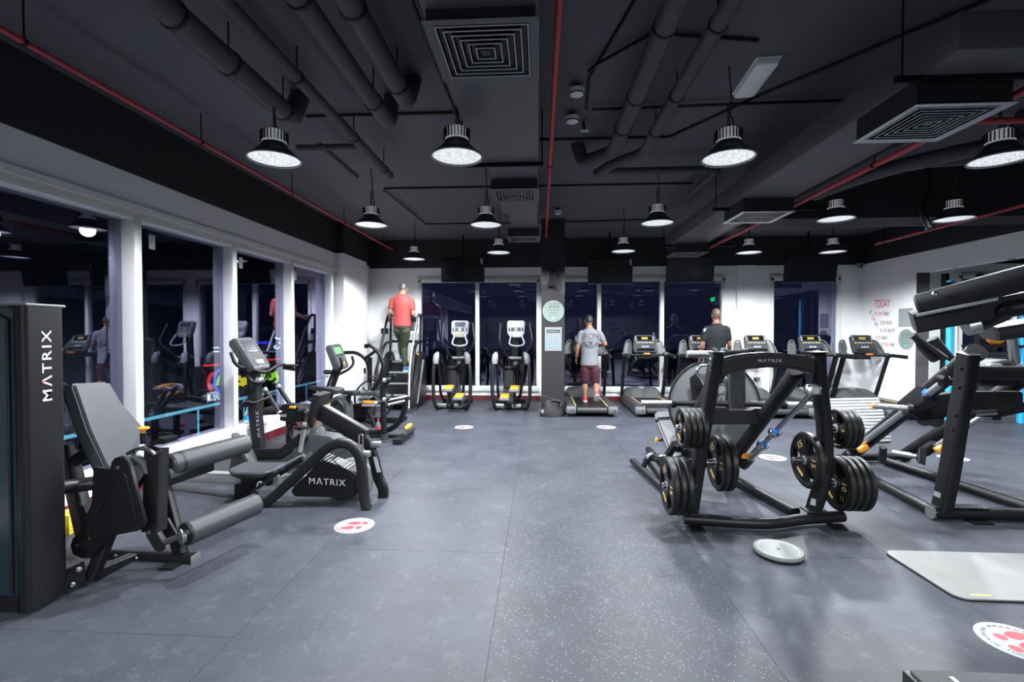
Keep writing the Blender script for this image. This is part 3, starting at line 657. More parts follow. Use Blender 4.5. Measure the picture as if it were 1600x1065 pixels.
def knob(q, ax, T, s=1.0):
    k = MB().lathe(q, ax, [(0.008*s, 0.0), (0.012*s, 0.015*s), (0.02*s, 0.024*s), (0.034*s, 0.030*s), (0.034*s, 0.038*s), (0.02*s, 0.044*s)], 18).build('pull_knob', 'orange', T)
    return k
MB().cyl(p(224, 693, 2.9), p(224, 676, 2.9), 0.018).build('knob_stem', 'frame', T); knob(p(224, 677, 2.9), (0, 0, 1), T)
MB().cyl(p(128, 700, 3.2), p(126, 682, 3.2), 0.016).build('knob_stem', 'frame', T); knob(p(126, 682, 3.2), (-0.2, 0, 1), T, 0.9)
# pads
fa = [p(115, 598, 2.93), p(171, 595, 3.34), p(192, 630, 3.34), p(219, 668, 3.34), p(214, 700, 3.34), p(205, 724, 3.34), p(170, 733, 2.93), p(140, 672, 2.93)]
nrm = (fa[1]-fa[0]).cross(fa[6]-fa[0]).normalized()
if nrm.x > 0: nrm = -nrm
MB().prism(fa, nrm*0.085).build('back_pad', 'vinyl', T, bevel=0.018)
MB().tube([q+nrm*0.02 for q in (p(121, 600, 2.925), p(146, 672, 2.925), p(172, 728, 2.925))], 0.004, 6).build('pad_piping', 'vinyl_dark', T)
MB().box((-2.62, 3.15, 0.60), (0.42, 0.38, 0.08), M4.Rotation(R(-6), 3, 'Y'), 0.025).build('seat_pad', 'vinyl', T)
MB().bar([p(103, 695, 3.15), p(134, 830, 3.15), p(150, 866, 3.12)], 0.09, 0.10, N=NY).build('back_post', 'frame2', T)
MB().bar([p(114, 722, 3.0), p(140, 706, 3.05)], 0.06, 0.075, N=NY).build('pad_bracket', 'frame', T)
MB().tube([p(92, 762, 2.66), p(120, 758, 2.75), p(150, 754, 2.8)], 0.042, 14).build('tower_tube', 'frame2', T)
MB().bar([p(128, 800, 2.95), p(160, 786, 3.1)], 0.08, 0.05, N=NY).build('seat_rail', 'frame2', T)
# ---- rowing machine
T = thing('rowing_machine', 'black rowing machine with arched frame, grey flywheel and sliding seat', 'rowing machine', (-2.0, 4.2, 0))
MB().bar([p(262, 742, 4.55), p(388, 747, 4.32), p(500, 752, 4.2)], 0.10, 0.085, N=(0, 0, 1), r=0.01).build('seat_rail', 'rail_alu', T)
MB().bar([p(262, 737.5, 4.50), p(388, 742, 4.27)], 0.012, 0.012).build('rail_groove', 'light_plastic', T)
MB().bar([p(258, 764, 4.52), p(390, 783, 4.25)], 0.05, 0.09, N=(0, 0, 1), r=0.006).build('floor_beam', 'frame', T)
MB().span(p(366, 757, 4.25)-V((0, 0.0, 0)), p(392, 757, 4.25)+V((0, 0.12, -0.14))).build('rail_foot', 'frame', T)
c = p(404, 731, 4.25)
st = MB(); rings = []
for z, sx, sy in ((0.0, 0.34, 0.30), (0.02, 0.40, 0.345), (0.045, 0.42, 0.36), (0.06, 0.40, 0.34), (0.063, 0.3, 0.26)):
    rings.append([c+V((x, y, z-0.04-0.02*math.cos(x*9))) for x, y in rrect(sx, sy, 0.09, 5)])
st.loft(rings).build('sliding_seat', 'vinyl', T)
MB().box(c+V((0.01, 0.02, -0.09)), (0.28, 0.2, 0.11), bev=0.02).build('seat_carriage', 'frame', T)
ar = spline([p(398, 796, 4.06), p(425, 778, 4.06), p(470, 737, 4.06), p(505, 705, 4.06), p(527, 692.5, 4.06), p(548, 696, 4.06), p(562, 714, 4.06), p(567, 745, 4.06), p(569, 775, 4.06), p(573, 795, 4.05)], 6)
MB().sweep(ar, rrect(0.07, 0.085, 0.02), N=NY).build('arch_frame', 'frame2', T)
MB().cyl(p(572, 797, 4.05), V((p(574, 806, 4.05).x, 4.05, 0.0)), 0.03).build('front_foot', 'frame', T)
sp = [(452, 768), (468, 752), (492, 729), (499, 719), (530, 727), (547, 737), (556, 744), (558, 770), (552, 778), (460, 776)]
MB().prism([p(a, b, 4.12) for a, b in sp], (0, 0.20, 0)).build('flywheel_shroud', 'frame', T, bevel=0.015)
m = MB()
for i in range(9):
    q = p(501+i*5.0, 719+i*2.0, 4.118); m.box(q+V((0.0, 0.10, 0.008)), (0.016, 0.185, 0.012), M4.Rotation(R(20), 3, 'Y'))
m.build('vent_ribs', 'satin', T, smooth=False)
text(BRAND, p(511.5, 752, 4.116), (p(541, 754, 4.116)-p(482, 750, 4.116)), (0, 0, 1), 'white_print', T, width=0.335, height=0.06, spacing=1.2)
MB().lathe(p(499, 753.5, 4.112), NY, [(0.008, 0), (0.008, 0.002)], 10).build('logo_dot', 'red_print', T)
c = p(551, 749, 4.38)
MB().lathe(c, NY, [(0.05, -0.03), (0.17, -0.035), (0.205, -0.02), (0.205, 0.02), (0.17, 0.03)], 36).build('flywheel', 'light_plastic', T)
MB().sweep(spline([p(556, 676, 4.36), p(572, 689, 4.36), p(583, 712, 4.36), p(591, 745, 4.36), p(599, 765, 4.36), p(597, 785, 4.36)], 6), rrect(0.06, 0.095, 0.02), N=NY).build('rear_upright', 'frame', T)
MB().prism([p(583, 714, 4.325), p(588, 713, 4.325), p(595, 737, 4.325), p(589, 738, 4.325)], (0, 0.004, 0)).build('warning_label', 'paper', T)
MB().cyl(p(577, 799, 4.07), p(600, 785, 4.42), 0.028).build('front_crossbar', 'satin', T)
MB().cyl(p(596, 782, 4.40), V((p(598, 790, 4.40).x, 4.40, 0.0)), 0.028).build('front_foot', 'frame', T)
MB().box(p(571, 709, 4.10), (0.085, 0.07, 0.055), bev=0.012).build('handle_holder', 'mid_plastic', T)
MB().box(p(588, 694, 4.36), (0.095, 0.07, 0.055), bev=0.012).build('handle_holder', 'mid_plastic', T)
MB().bar([p(503, 643, 4.40), p(571, 682, 4.36)], 0.10, 0.15, N=NY, r=0.012).build('console_arm', 'frame', T)
MB().bar([p(510, 636, 4.42), p(565, 667, 4.38)], 0.105, 0.02, N=NY).build('arm_strip', 'mid_plastic', T)
MB().sweep(rounded([p(561, 693, 4.0), p(561, 678, 4.0), p(567, 678, 4.0), p(567, 700, 4.0)], 0.02, 4), circ(0.007, 8)).build('arm_clip', 'chrome', T)
MB().bar([p(503, 614, 4.42), p(496, 648, 4.42)], 0.26, 0.075, N=NY, r=0.02).build('monitor', 'frame2', T)
MB().cyl(p(448, 725, 4.12), p(475, 711, 4.12), 0.018).build('pull_handle', 'mid_plastic', T)
for dy in (0.0, 0.22):
    MB().bar([p(398, 766, 4.1+dy), p(444, 731, 4.1+dy)], 0.11, 0.022, N=NY).build('foot_plate', 'frame2', T)
    MB().sweep(rounded([p(402, 766, 4.08+dy), p(404, 750, 4.08+dy), p(413, 758, 4.12+dy), p(425, 745, 4.15+dy)], 0.04, 4), rrect(0.03, 0.008), N=NY).build('foot_strap', 'silver', T)
MB().bar([p(445, 735, 4.2), p(480, 712, 4.2)], 0.2, 0.05, N=NY).build('foot_rest_frame', 'frame', T)
MB().tube([p(514, 720, 4.2), p(542, 702, 4.3)], 0.006, 6).build('drive_cord', 'frame', T)
# ---- exercise bikes
def console(T, tl, tr, br, bl, back, screen, nm='console'):
    n = ((V(tr)-V(tl)).cross(V(bl)-V(tl))).normalized()
    if n.x < 0: n = -n
    c = (V(tl)+V(tr)+V(br)+V(bl))/4; u = ((V(tr)+V(br))/2-(V(tl)+V(bl))/2); v = ((V(tl)+V(tr))/2-(V(bl)+V(br))/2)
    def q(a, b, h=0): return c+u*a+v*b+n*h
    ol = [q(-.5, -.36), q(-.42, -.5), q(.42, -.5), q(.5, -.36), q(.5, .40), q(.4, .5), q(-.4, .5), q(-.5, .40)]
    o = MB().prism(ol, V(back)).build(nm, 'grey_plastic', T, bevel=0.012)
    MB().prism([q(-.45, -.42, .002), q(.45, -.42, .002), q(.45, .42, .002), q(-.45, .42, .002)], n*0.003).build('face_panel', 'console_face', o, bevel=0.001)
    MB().prism([q(-.28, .10, .006), q(.28, .10, .006), q(.28, .36, .006), q(-.28, .36, .006)], n*0.002).build('screen', screen, o)
    MB().prism([q(-.28, .02, .006), q(.28, .02, .006), q(.28, .08, .006), q(-.28, .08, .006)], n*0.002).build('screen', 'screen_grey', o)
    MB().prism([q(-.14, -.35, .006), q(.2, -.35, .006), q(.2, -.24, .006), q(-.14, -.24, .006)], n*0.002).build('small_screen', 'screen_amber', o)
    m = MB(); m2 = MB()
    for i in range(5):
        for j in range(3): (m2 if (i+j) % 3 == 0 and abs(i-2) == 1 else m).box(q(-.30+.15*i, -.05-.07*j, .007), (0.008, 0.016, 0.012))
    for k in range(3):
        for sx in (-.38, .38): m.box(q(sx, .34-.1*k, .007), (0.006, 0.02, 0.014))
        m.box(q(-.12+.12*k, -.40, .007), (0.008, 0.02, 0.016))
    m.build('buttons', 'light_plastic', o, smooth=False); m2.build('start_buttons', 'orange', o, smooth=False)
    return o
T = thing('exercise_bike', 'upright exercise bike with large grey console nearest the viewer', 'exercise bike', (-2.9, 5.35, 0), 0, 'upright exercise bikes')
console(T, p(364, 527, 5.12), p(395, 526, 5.52), p(425, 572, 5.52), p(396, 577, 5.12), (-0.08, 0.0, -0.05), 'screen_grey')
MB().bar([p(404, 700, 5.33), p(399, 640, 5.33), p(396, 575, 5.33)], 0.12, 0.135, N=NY, r=0.04).build('mast', 'frame2', T)
q = p(403, 662, 5.26); text(BRAND, q, p(399, 640, 5.26)-p(403, 685, 5.26), (-1, 0.0, 0.05), 'silver', T, width=0.30, height=0.04, spacing=1.3)
MB().prism([p(393, 703, 5.18), p(437, 701, 5.18), p(468, 676, 5.18), p(480, 688, 5.18), p(440, 716, 5.18), p(394, 716, 5.18)], (0, 0.30, 0)).build('step_through_cover', 'frame2', T, bevel=0.012)
MB().prism([p(394, 716, 5.2), p(440, 715, 5.2), p(480, 686, 5.2), p(480, 678, 5.2), p(515, 683, 5.2), p(548, 705, 5.2), p(552, 726, 5.2), p(394, 726, 5.2)], (0, 0.26, 0)).build('body_shroud', 'grey_plastic', T, bevel=0.015)
for px in (400, 545): MB().bar([V((p(px, 730, 5.2).x, 5.05, 0.04)), V((p(px, 730, 5.2).x, 5.65, 0.04))], 0.08, 0.08, N=(1, 0, 0), r=0.02).build('stabiliser', 'frame', T)
MB().tube(rounded([p(361, 550, 5.02), p(367, 567, 5.02), p(374, 573, 5.05), p(393, 577, 5.2), p(413, 582, 5.3), p(422, 578, 5.4), p(436, 569, 5.55), p(446, 570, 5.6), p(452, 573, 5.6)], 0.06, 4), 0.021, 10).build('handlebar', 'frame', T)
MB().tube(rounded([p(383, 580, 5.2), p(391, 594, 5.15), p(400, 598, 5.2), p(414, 596, 5.35), p(419, 583, 5.45)], 0.06, 4), 0.02, 10).build('lower_handle', 'frame', T)
MB().tube([p(443, 574, 5.6), p(461, 577, 5.6)], 0.022, 10).build('grip', 'rubber', T)
MB().ball(p(456, 571, 5.6), 0.075, 14, (1.1, 0.6, 0.28)).build('elbow_pad', 'vinyl_dark', T)
MB().box(p(406, 593, 5.3), (0.05, 0.09, 0.05), bev=0.006).build('handle_clamp', 'silver', T)
MB().sweep(spline([p(375, 637, 5.15), p(385, 628, 5.2), p(400, 627, 5.3), p(420, 621, 5.45)], 4), rrect(0.10, 0.025, 0.01), N=NY).build('bottle_tray', 'frame2', T)
def saddle(T, nose, tail, wid, m='vinyl_dark'):
    nose, tail = V(nose), V(tail); d = tail-nose; rings = []
    for t, hw, hh in ((0, .12, .03), (.12, .22, .045), (.4, .38, .055), (.7, .85, .06), (.9, 1.0, .06), (1, .8, .04)):
        c = nose+d*t; rings.append([c+V((0, y*wid*hw, z)) for y, z in rrect(1.0, hh, 0.02, 3)])
    return MB().loft(rings).build('saddle', m, T)
saddle(T, p(483, 605, 5.36), p(533, 611, 5.36), 0.25)
MB().bar([p(507, 615, 5.36), p(497, 672, 5.36)], 0.045, 0.06, N=NY, r=0.01).build('seat_post', 'alu', T)
m = MB()
for i in range(6): m.box(p(502-i*1.15, 648+i*4, 5.335), (0.018, 0.003, 0.014))
m.build('height_marks', 'orange', T, smooth=False)
MB().bar([p(504, 613, 5.36), p(501, 632, 5.36)], 0.07, 0.10, N=NY, r=0.02).build('saddle_clamp', 'frame2', T)
MB().lathe(V((p(498, 682, 5.36).x, 5.34, p(498, 682, 5.36).z)), (0, 0, 1), [(0.105, 0), (0.10, 0.03), (0.075, 0.10), (0.055, 0.115)], 20).build('post_collar', 'grey_plastic', T)
MB().bar([p(469, 706, 5.17), p(476, 660, 5.17)], 0.03, 0.05, N=NY, r=0.012).build('crank_arm', 'light_plastic', T)
MB().lathe(p(468, 707, 5.2), (0, -1, 0), [(0.075, 0), (0.07, 0.03)], 20).build('crank_hub', 'grey_plastic', T)
MB().box(p(470, 668, 5.08), (0.12, 0.09, 0.03), bev=0.01).build('pedal', 'frame', T)
knob(p(481, 668, 5.3), (-1, 0, 0.1), T, 0.8)
T = thing('exercise_bike', 'upright exercise bike with green-lit console behind the first bike', 'exercise bike', (-2.9, 7.2, 0), 0, 'upright exercise bikes')
console(T, p(514, 538, 7.05), p(533, 536.5, 7.4), p(546, 573, 7.4), p(530, 578, 7.05), (-0.08, 0, -0.03), 'screen_green')
MB().bar([p(510, 640, 7.2), p(516, 606, 7.2), p(528, 572, 7.2)], 0.10, 0.12, N=NY, r=0.03).build('mast', 'frame', T)
q = p(517, 597, 7.13); text(BRAND, q, p(521, 583, 7.13)-p(514, 608, 7.13), (-1, 0, -0.3), 'silver', T, width=0.24, height=0.03, spacing=1.3)
MB().tube(rounded([p(532, 558, 7.0), p(535, 570, 7.0), p(532, 578, 7.05), p(520, 585, 7.1)], 0.05, 4), 0.022, 10).build('handlebar', 'frame', T)
MB().tube(rounded([p(550, 556, 7.5), p(553, 568, 7.5), p(545, 577, 7.45), p(533, 583, 7.4), p(522, 588, 7.3)], 0.05, 4), 0.022, 10).build('handlebar', 'frame', T)
MB().ball(p(512, 581, 7.1), 0.08, 12, (0.9, 0.6, 0.5)).build('elbow_pad', 'vinyl_dark', T)
MB().box(p(508, 588, 7.1), (0.09, 0.05, 0.03), bev=0.008).build('tray', 'light_plastic', T)
MB().prism([p(a, b, 7.05) for a, b in ((514, 625), (524, 619), (532, 621), (540, 632), (542, 660), (505, 676), (500, 640))], (0, 0.30, 0)).build('body_shroud', 'grey_plastic', T, bevel=0.02)
MB().tube(rounded([p(517, 650, 7.0), p(519, 630, 7.0), p(528, 625, 7.0), p(536, 634, 7.0), p(536, 648, 7.0)], 0.05, 4), 0.03, 10).build('shroud_trim', 'frame2', T)
MB().box(p(515, 632, 7.02), (0.03, 0.01, 0.04)).build('yellow_mark', 'yellow', T)
saddle(T, p(528, 612, 7.2), p(560, 614, 7.2), 0.24)
MB().bar([p(546, 616, 7.2), p(540, 660, 7.2)], 0.05, 0.06, N=NY).build('seat_post', 'frame', T)
MB().cyl(p(483, 624, 7.0), p(500, 624, 7.05), 0.03).build('pedal_axle', 'frame', T)
for px in (505, 552): MB().bar([V((p(px, 679, 7.2).x, 6.9, 0.04)), V((p(px, 679, 7.2).x, 7.5, 0.04))], 0.07, 0.08, N=(1, 0, 0), r=0.02).build('stabiliser', 'frame', T)
MB().bar([p(500, 676, 7.2), p(555, 676, 7.2)], 0.09, 0.06, N=NY).build('base_beam', 'frame', T)
# ---- small bench with foot pegs between the bikes
T = thing('adjustable_bench', 'small black bench with grey-tipped foot pegs between the two bikes', 'bench', (-3.0, 6.0, 0))
MB().prism([p(a, b, 5.78) for a, b in ((437, 657), (437, 637), (443, 631), (460, 633), (476, 644), (476, 651), (460, 661))], (0, 0.16, 0)).build('adjuster_box', 'frame', T, bevel=0.008)
MB().prism([p(438.5, 647, 5.775), p(447.5, 647, 5.775), p(447.5, 651, 5.775), p(438.5, 651, 5.775)], (0, .003, 0)).build('rating_label', 'paper', T)
for a, b, yy in (((413, 607), (437, 645), 5.76), ((434, 602), (456, 635), 5.98)):
    q0, q1 = p(*a, yy), p(*b, yy)
    MB().cyl(q0, q1, 0.028, 14).build('leg_peg', 'frame2', T); MB().cyl(q0-(q1-q0)*0.02, q0+(q1-q0)*0.10, 0.031, 14).build('peg_tip', 'light_plastic', T)
    MB().cyl(q1-(q1-q0)*0.05, q1, 0.034, 14).build('peg_collar', 'silver', T)
MB().cyl(p(467, 642, 5.75), p(479, 638, 5.75), 0.025).build('side_peg', 'satin', T)
MB().box(p(457, 636, 5.77), (0.08, 0.03, 0.03), bev=0.006).build('orange_tab', 'orange', T)
MB().bar([p(420, 640, 6.35), p(492, 637, 6.35)], 0.42, 0.09, N=NY, r=0.03).build('seat_pad', 'vinyl_dark', T)
for a, b, y in ((452, 655, 5.86), (485, 645, 6.3)): 
    q0 = p(a, b, y); MB().bar([q0, V((q0.x, q0.y, 0.0))], 0.07, 0.07, N=NY).build('leg', 'frame', T)
MB().tube(spline([p(474, 650, 5.9), p(478, 668, 5.9), p(488, 674, 6.0), p(500, 672, 6.2)], 4), 0.035, 10).build('curved_tube', 'frame', T)
MB().tube(spline([p(456, 690, 5.75), p(452, 670, 5.75), p(462, 660, 5.75), p(470, 672, 5.75)], 4), 0.028, 10).build('front_loop', 'frame', T)
q0 = p(456, 658, 5.86); MB().bar([V((q0.x, 5.7, 0.03)), V((q0.x, 6.45, 0.03))], 0.06, 0.06, N=(1, 0, 0)).build('base_rail', 'frame', T)
# ---- air bike
T = thing('fan_bike', 'black air bike with spoked fan wheel and curved moving arms', 'exercise bike', (-2.7, 8.0, 0))
c = p(584, 624, 8.0); rr = 0.335
MB().lathe(c, NY, [(rr-0.012, -0.02), (rr+0.01, -0.02), (rr+0.01, 0.02), (rr-0.012, 0.02)], 40, closed=True).build('wheel_rim', 'frame', T)
m = MB()
for i in range(36):
    a = 2*math.pi*i/36; m.tube([c+V((0.05*math.cos(a), -0.03, 0.05*math.sin(a))), c+V((rr*math.cos(a+.12), 0, rr*math.sin(a+.12)))], 0.0022, 4)
m.build('cage_wires', 'silver', T)
m = MB()
for i in range(8):
    a = 2*math.pi*i/8; m.bar([c+V((0.05*math.cos(a), 0.02, 0.05*math.sin(a))), c+V((0.28*math.cos(a), 0.02, 0.28*math.sin(a)))], 0.05, 0.006)
m.build('fan_blades', 'satin', T)
MB().cyl(c+V((0, -0.05, 0)), c+V((0, 0.05, 0)), 0.05).build('wheel_hub', 'frame', T)
MB().tube(spline([p(570, 541, 7.8), p(579, 540, 7.8), p(592, 552, 7.8), p(599, 572, 7.8), p(595, 590, 7.8), p(582, 610, 7.85)], 6), 0.034, 12).build('moving_arm', 'frame', T)
MB().tube(spline([p(534, 551, 8.2), p(555, 551, 8.2), p(570, 560, 8.2), p(576, 575, 8.2), p(577, 600, 8.2)], 6), 0.032, 12).build('moving_arm', 'frame', T)
MB().tube([p(570, 560, 8.15), p(588, 547, 8.0)], 0.028, 10).build('arm_crossbar', 'frame2', T)
MB().bar([p(578, 558, 8.05), p(578, 610, 8.05)], 0.06, 0.07, N=NY).build('mast', 'frame', T)
MB().cyl(p(578, 588, 7.95), p(590, 589, 7.95), 0.02).build('pivot', 'chrome', T)
MB().box(p(570, 579, 8.15), (0.04, 0.02, 0.10), bev=0.006).build('bottle_cage', 'frame', T)
saddle(T, p(556, 616, 7.7), p(597, 613, 7.7), 0.26, 'vinyl')
MB().bar([p(545, 634, 7.75), p(640, 622, 7.75)], 0.06, 0.05, N=NY).build('top_beam', 'frame', T)
MB().box(p(577, 628, 7.66), (0.22, 0.05, 0.05), bev=0.015).build('orange_lever', 'orange', T)
MB().box(p(584, 633, 7.66), (0.40, 0.05, 0.035), bev=0.01).build('guide_plate', 'silver', T)
MB().bar([p(575, 640, 7.7), p(588, 673, 7.62)], 0.07, 0.07, N=NY).build('seat_strut', 'frame', T)
MB().prism([p(a, b, 7.75) for a, b in ((545, 634), (575, 636), (570, 652), (550, 655), (540, 645))], (0, 0.2, 0)).build('gear_case', 'frame', T, bevel=0.01)
MB().bar([V((p(548, 660, 8).x, 8.0, 0.05)), V((p(628, 660, 8).x, 8.0, 0.05))], 0.08, 0.08, N=NY).build('base_beam', 'frame', T)
for px in (550, 626): MB().bar([V((p(px, 660, 8).x, 7.7, 0.035)), V((p(px, 660, 8).x, 8.3, 0.035))], 0.06, 0.07, N=(1, 0, 0)).build('stabiliser', 'frame', T)
MB().tube([p(572, 657, 7.6), p(580, 658, 7.6)], 0.04, 10).build('pedal', 'frame', T)
# ---- back extension bench with pegs
T = thing('back_extension_bench', 'black back extension bench with pegged post and orange foot plate handle', 'bench', (-2.2, 6.8, 0))
MB().tube(rounded([V((p(601, 690, 6.65).x, 6.65, 0.0)), p(599, 640, 6.65), p(598, 606, 6.65), p(604, 596, 6.65), p(617, 585, 6.65)], 0.12, 5), 0.042, 14).build('front_post', 'frame', T)
MB().lathe((p(601, 690, 6.65).x, 6.65, 0), (0, 0, 1), [(0.11, 0), (0.11, 0.012), (0.055, 0.018), (0.055, 0.10)], 20).build('post_foot', 'satin', T)
for a, b, y in (((601, 594), (610, 592), 6.55), ((588, 630), (597, 627), 6.55), ((601, 624), (608, 621), 6.6)):
    MB().cyl(p(*a, y), p(*b, y+.05), 0.030).build('peg', 'frame2', T); MB().cyl(p(*a, y)-V((0.02, 0.004, 0)), p(*a, y)+V((0.02, 0, 0)), 0.033).build('peg_cap', 'light_plastic', T)
MB().sweep(spline([p(634, 619, 6.9), p(633, 635, 6.9), p(626, 655, 6.9), p(612, 669, 6.9), p(590, 675, 6.9), p(560, 677, 6.95)], 6), rrect(0.06, 0.075, 0.02), N=NY).build('curved_frame', 'frame', T)
MB().cyl(p(606, 625, 6.8), p(637, 619, 6.9), 0.018).build('guide_rail', 'alu', T); MB().cyl(p(606, 632, 6.72), p(632, 626, 6.85), 0.018).build('guide_rail', 'alu', T)
MB().prism([pz(613, 687, 0.07), pz(628, 687, 0.07), pz(647, 671, 0.07), pz(634, 672, 0.07)], (0, 0, -0.06)).build('foot_plate', 'frame2', T, bevel=0.006)
MB().bar([pz(629, 680, 0.1), pz(646, 669, 0.1)], 0.05, 0.05, N=(0, 0, 1)).build('foot_rail', 'satin', T)
MB().sweep([pz(633, 670, 0.16), pz(638, 666, 0.19), pz(642, 663, 0.2)], circ(0.035, 10), scales=[0.8, 1, 0.7]).build('orange_handle', 'orange', T)
MB().bar([pz(560, 681, 0.02), pz(625, 681, 0.02)], 0.08, 0.04, N=NY).build('base_bar', 'frame', T)
# ================================================================== cardio machines along the far wall
def treadmill():
    s_world[0] = False
    T = thing('treadmill', 'x', 'treadmill', group='treadmills facing the far windows')
    L, W = 1.03, 0.46
    for s in (-1, 1):
        MB().prism([V((s*0.28, -L+0.04, 0.05)), V((s*W, -L+0.06, 0.05)), V((s*W, L-0.35, 0.05)), V((s*0.28, L-0.3, 0.05))], (0, 0, 0.14)).build('side_rail', 'grey_plastic', T, bevel=0.015)
        MB().span((s*0.30, -L+0.14, 0.19), (s*(W-0.02), L-0.45, 0.202), 0.004).build('foot_rail', 'satin', T)
        MB().span((s*0.283, -L+0.12, 0.188), (s*0.296, L-0.45, 0.197)).build('warning_strip', 'gold_print', T, smooth=False)
        MB().box((s*0.385, -L+0.05, 0.125), (0.19, 0.13, 0.135), bev=0.03).build('end_cap', 'mid_plastic', T)
        MB().cyl((s*0.385+0.03, -L-0.017, 0.125), (s*0.385+0.03, -L+0.01, 0.125), 0.012, 10).build('roller_bolt', 'frame', T)
        MB().span((s*0.33, -L+0.12, 0.0), (s*0.40, -L+0.2, 0.055)).build('foot', 'rubber', T)
        MB().span((s*0.33, L-0.5, 0.0), (s*0.40, L-0.42, 0.055)).build('foot', 'rubber', T)
        MB().bar([(s*0.44, 0.72, 0.06), (s*0.44, 0.30, 1.10)], 0.055, 0.105, N=(1, 0, 0), r=0.012).build('upright', 'frame', T)
        text(BRAND, (s*0.44, 0.44, 0.63), (0, -0.374, 0.927), (-1, 0, 0), 'white_print', T, width=0.36, height=0.034, spacing=1.25, lift=0.002)
        ho = MB().sweep(rounded([(s*0.44, 0.36, 1.06), (s*0.445, 0.22, 1.09), (s*0.45, -0.05, 1.08), (s*0.45, -0.20, 1.075)], 0.06, 4), rrect(0.06, 0.075, 0.025), N=(1, 0, 0)).build('side_handle', 'frame2', T)
        MB().sweep([(s*0.45, -0.02, 1.08), (s*0.45, -0.205, 1.075)], rrect(0.066, 0.08, 0.03), N=(1, 0, 0)).build('handle_grip', 'rubber', ho)
        MB().sweep(spline([(s*0.44, 0.42, 1.10), (s*0.41, 0.50, 1.24), (s*0.36, 0.56, 1.36), (s*0.28, 0.58, 1.38), (s*0.24, 0.56, 1.2)], 5), rrect(0.05, 0.03, 0.01), N=(0, 1, 0)).build('cup_wing', 'hood', T)
        MB().prism([V((s*0.42, 0.47, 1.10)), V((s*0.385, 0.52, 1.26)), V((s*0.34, 0.56, 1.34)), V((s*0.26, 0.57, 1.36)), V((s*0.24, 0.52, 1.10))], (0, 0.03, 0)).build('wing_panel', 'mid_plastic', T)
        MB().box((s*0.43, 0.36, 1.105), (0.10, 0.16, 0.07), bev=0.02).build('handle_joint', 'hood', T)
    MB().span((-0.285, -L+0.03, 0.11), (0.285, L-0.3, 0.165)).build('deck', 'frame', T, smooth=False)
    MB().span((-0.265, -L+0.06, 0.16), (0.265, L-0.45, 0.172)).build('running_belt', 'rubber', T, smooth=False)
    MB().cyl((-0.27, -L+0.06, 0.12), (0.27, -L+0.06, 0.12), 0.055, 20).build('rear_roller', 'satin', T)
    m = MB(); rings = []
    for y, w_, h in ((0.42, 0.43, 0.195), (0.50, 0.43, 0.25), (0.62, 0.43, 0.33), (0.80, 0.42, 0.37), (0.98, 0.37, 0.33), (1.03, 0.30, 0.22)):
        rings.append([V((x, y, z)) for x, z in ((-w_, 0.05), (w_, 0.05), (w_, 0.6*h), (w_*0.78, h*0.93), (w_*0.35, h), (-w_*0.35, h), (-w_*0.78, h*0.93), (-w_, 0.6*h))])
    m.loft(rings).build('motor_hood', 'hood', T, ang=50)
    MB().lathe((0, 0.72, 0.352), (0, -0.25, 1), [(0.07, 0), (0.07, 0.012), (0.05, 0.016)], 20).build('hood_badge', 'light_plastic', T)
    MB().sweep(rounded([(-0.44, 0.36, 1.08), (-0.2, 0.26, 1.09), (0.2, 0.26, 1.09), (0.44, 0.36, 1.08)], 0.1, 4), rrect(0.05, 0.09, 0.02), N=(0, 0, 1)).build('crossbar', 'frame2', T)
    MB().box((0, 0.215, 1.115), (0.13, 0.03, 0.03), bev=0.008).build('safety_key', 'orange', T)
    MB().box((0.0, 0.197, 1.105), (0.06, 0.01, 0.02)).build('key_tag', 'red_print', T)
    rm = M4.Rotation(R(-28), 3, 'X'); c = V((0, 0.40, 1.33))
    def q(x, y, z): return c + rm @ V((x, y, z))
    co = MB().prism([q(-.24, 0, -.20), q(.24, 0, -.20), q(.24, 0, -.05), q(.215, 0, .16), q(.17, 0, .20), q(-.17, 0, .20), q(-.215, 0, .16), q(-.24, 0, -.05)], rm @ V((0, 0.07, 0))).build('console', 'grey_plastic', T, bevel=0.012)
    MB().box(q(0, -.003, .005), (0.40, 0.006, 0.35), rm).build('face_panel', 'console_face', co, smooth=False)
    MB().box(q(0, -.008, .11), (0.30, 0.006, 0.10), rm).build('screen', 'glass_black', co, smooth=False)
    MB().box(q(0, -.012, .11), (0.13, 0.003, 0.05), rm).build('led_readout', 'screen_amber', co, smooth=False)
    MB().box(q(0, -.006, -.155), (0.36, 0.02, 0.05), rm).build('book_ledge', 'glass_black', co, smooth=False)
    m = MB(); m2 = MB()
    for i in range(7): (m2 if i in (0, 6) else m).box(q(-.16+.053*i, -.009, .01), (0.03, 0.005, 0.022), rm)
    for i in range(3):
        m.box(q(-.05+.05*i, -.009, -.085), (0.032, 0.005, 0.03), rm)
        for sx in (-.185, .185): m.box(q(sx, -.009, .07+.035*i), (0.018, 0.005, 0.02), rm)
    m.build('buttons', 'white_print', co, smooth=False); m2.build('speed_buttons', 'yellow', co, smooth=False)
    MB().bar([(0, 0.42, 1.0), (0, 0.46, 1.28)], 0.30, 0.06, N=(1, 0, 0)).build('console_neck', 'frame2', T)
    s_world[0] = True
    return T
TY = 9.75
tms = [(pz(928, 656).x, 'treadmill with the man in the grey shirt running on it'), (p(1004, 540, 10.15).x+0.05, 'empty treadmill right beside the man in the grey shirt'), (p(1095, 540, 10.15).x, 'treadmill with the man in black standing on it'),
       (p(1182, 541, 10.15).x, 'empty treadmill right beside the man in black'), (p(1268, 541, 10.15).x, 'empty treadmill second from the slogan wall'), (p(1349, 541, 10.15).x, 'empty treadmill closest to the slogan wall')]
tm0 = treadmill()
TMX = [x for x, _ in tms]
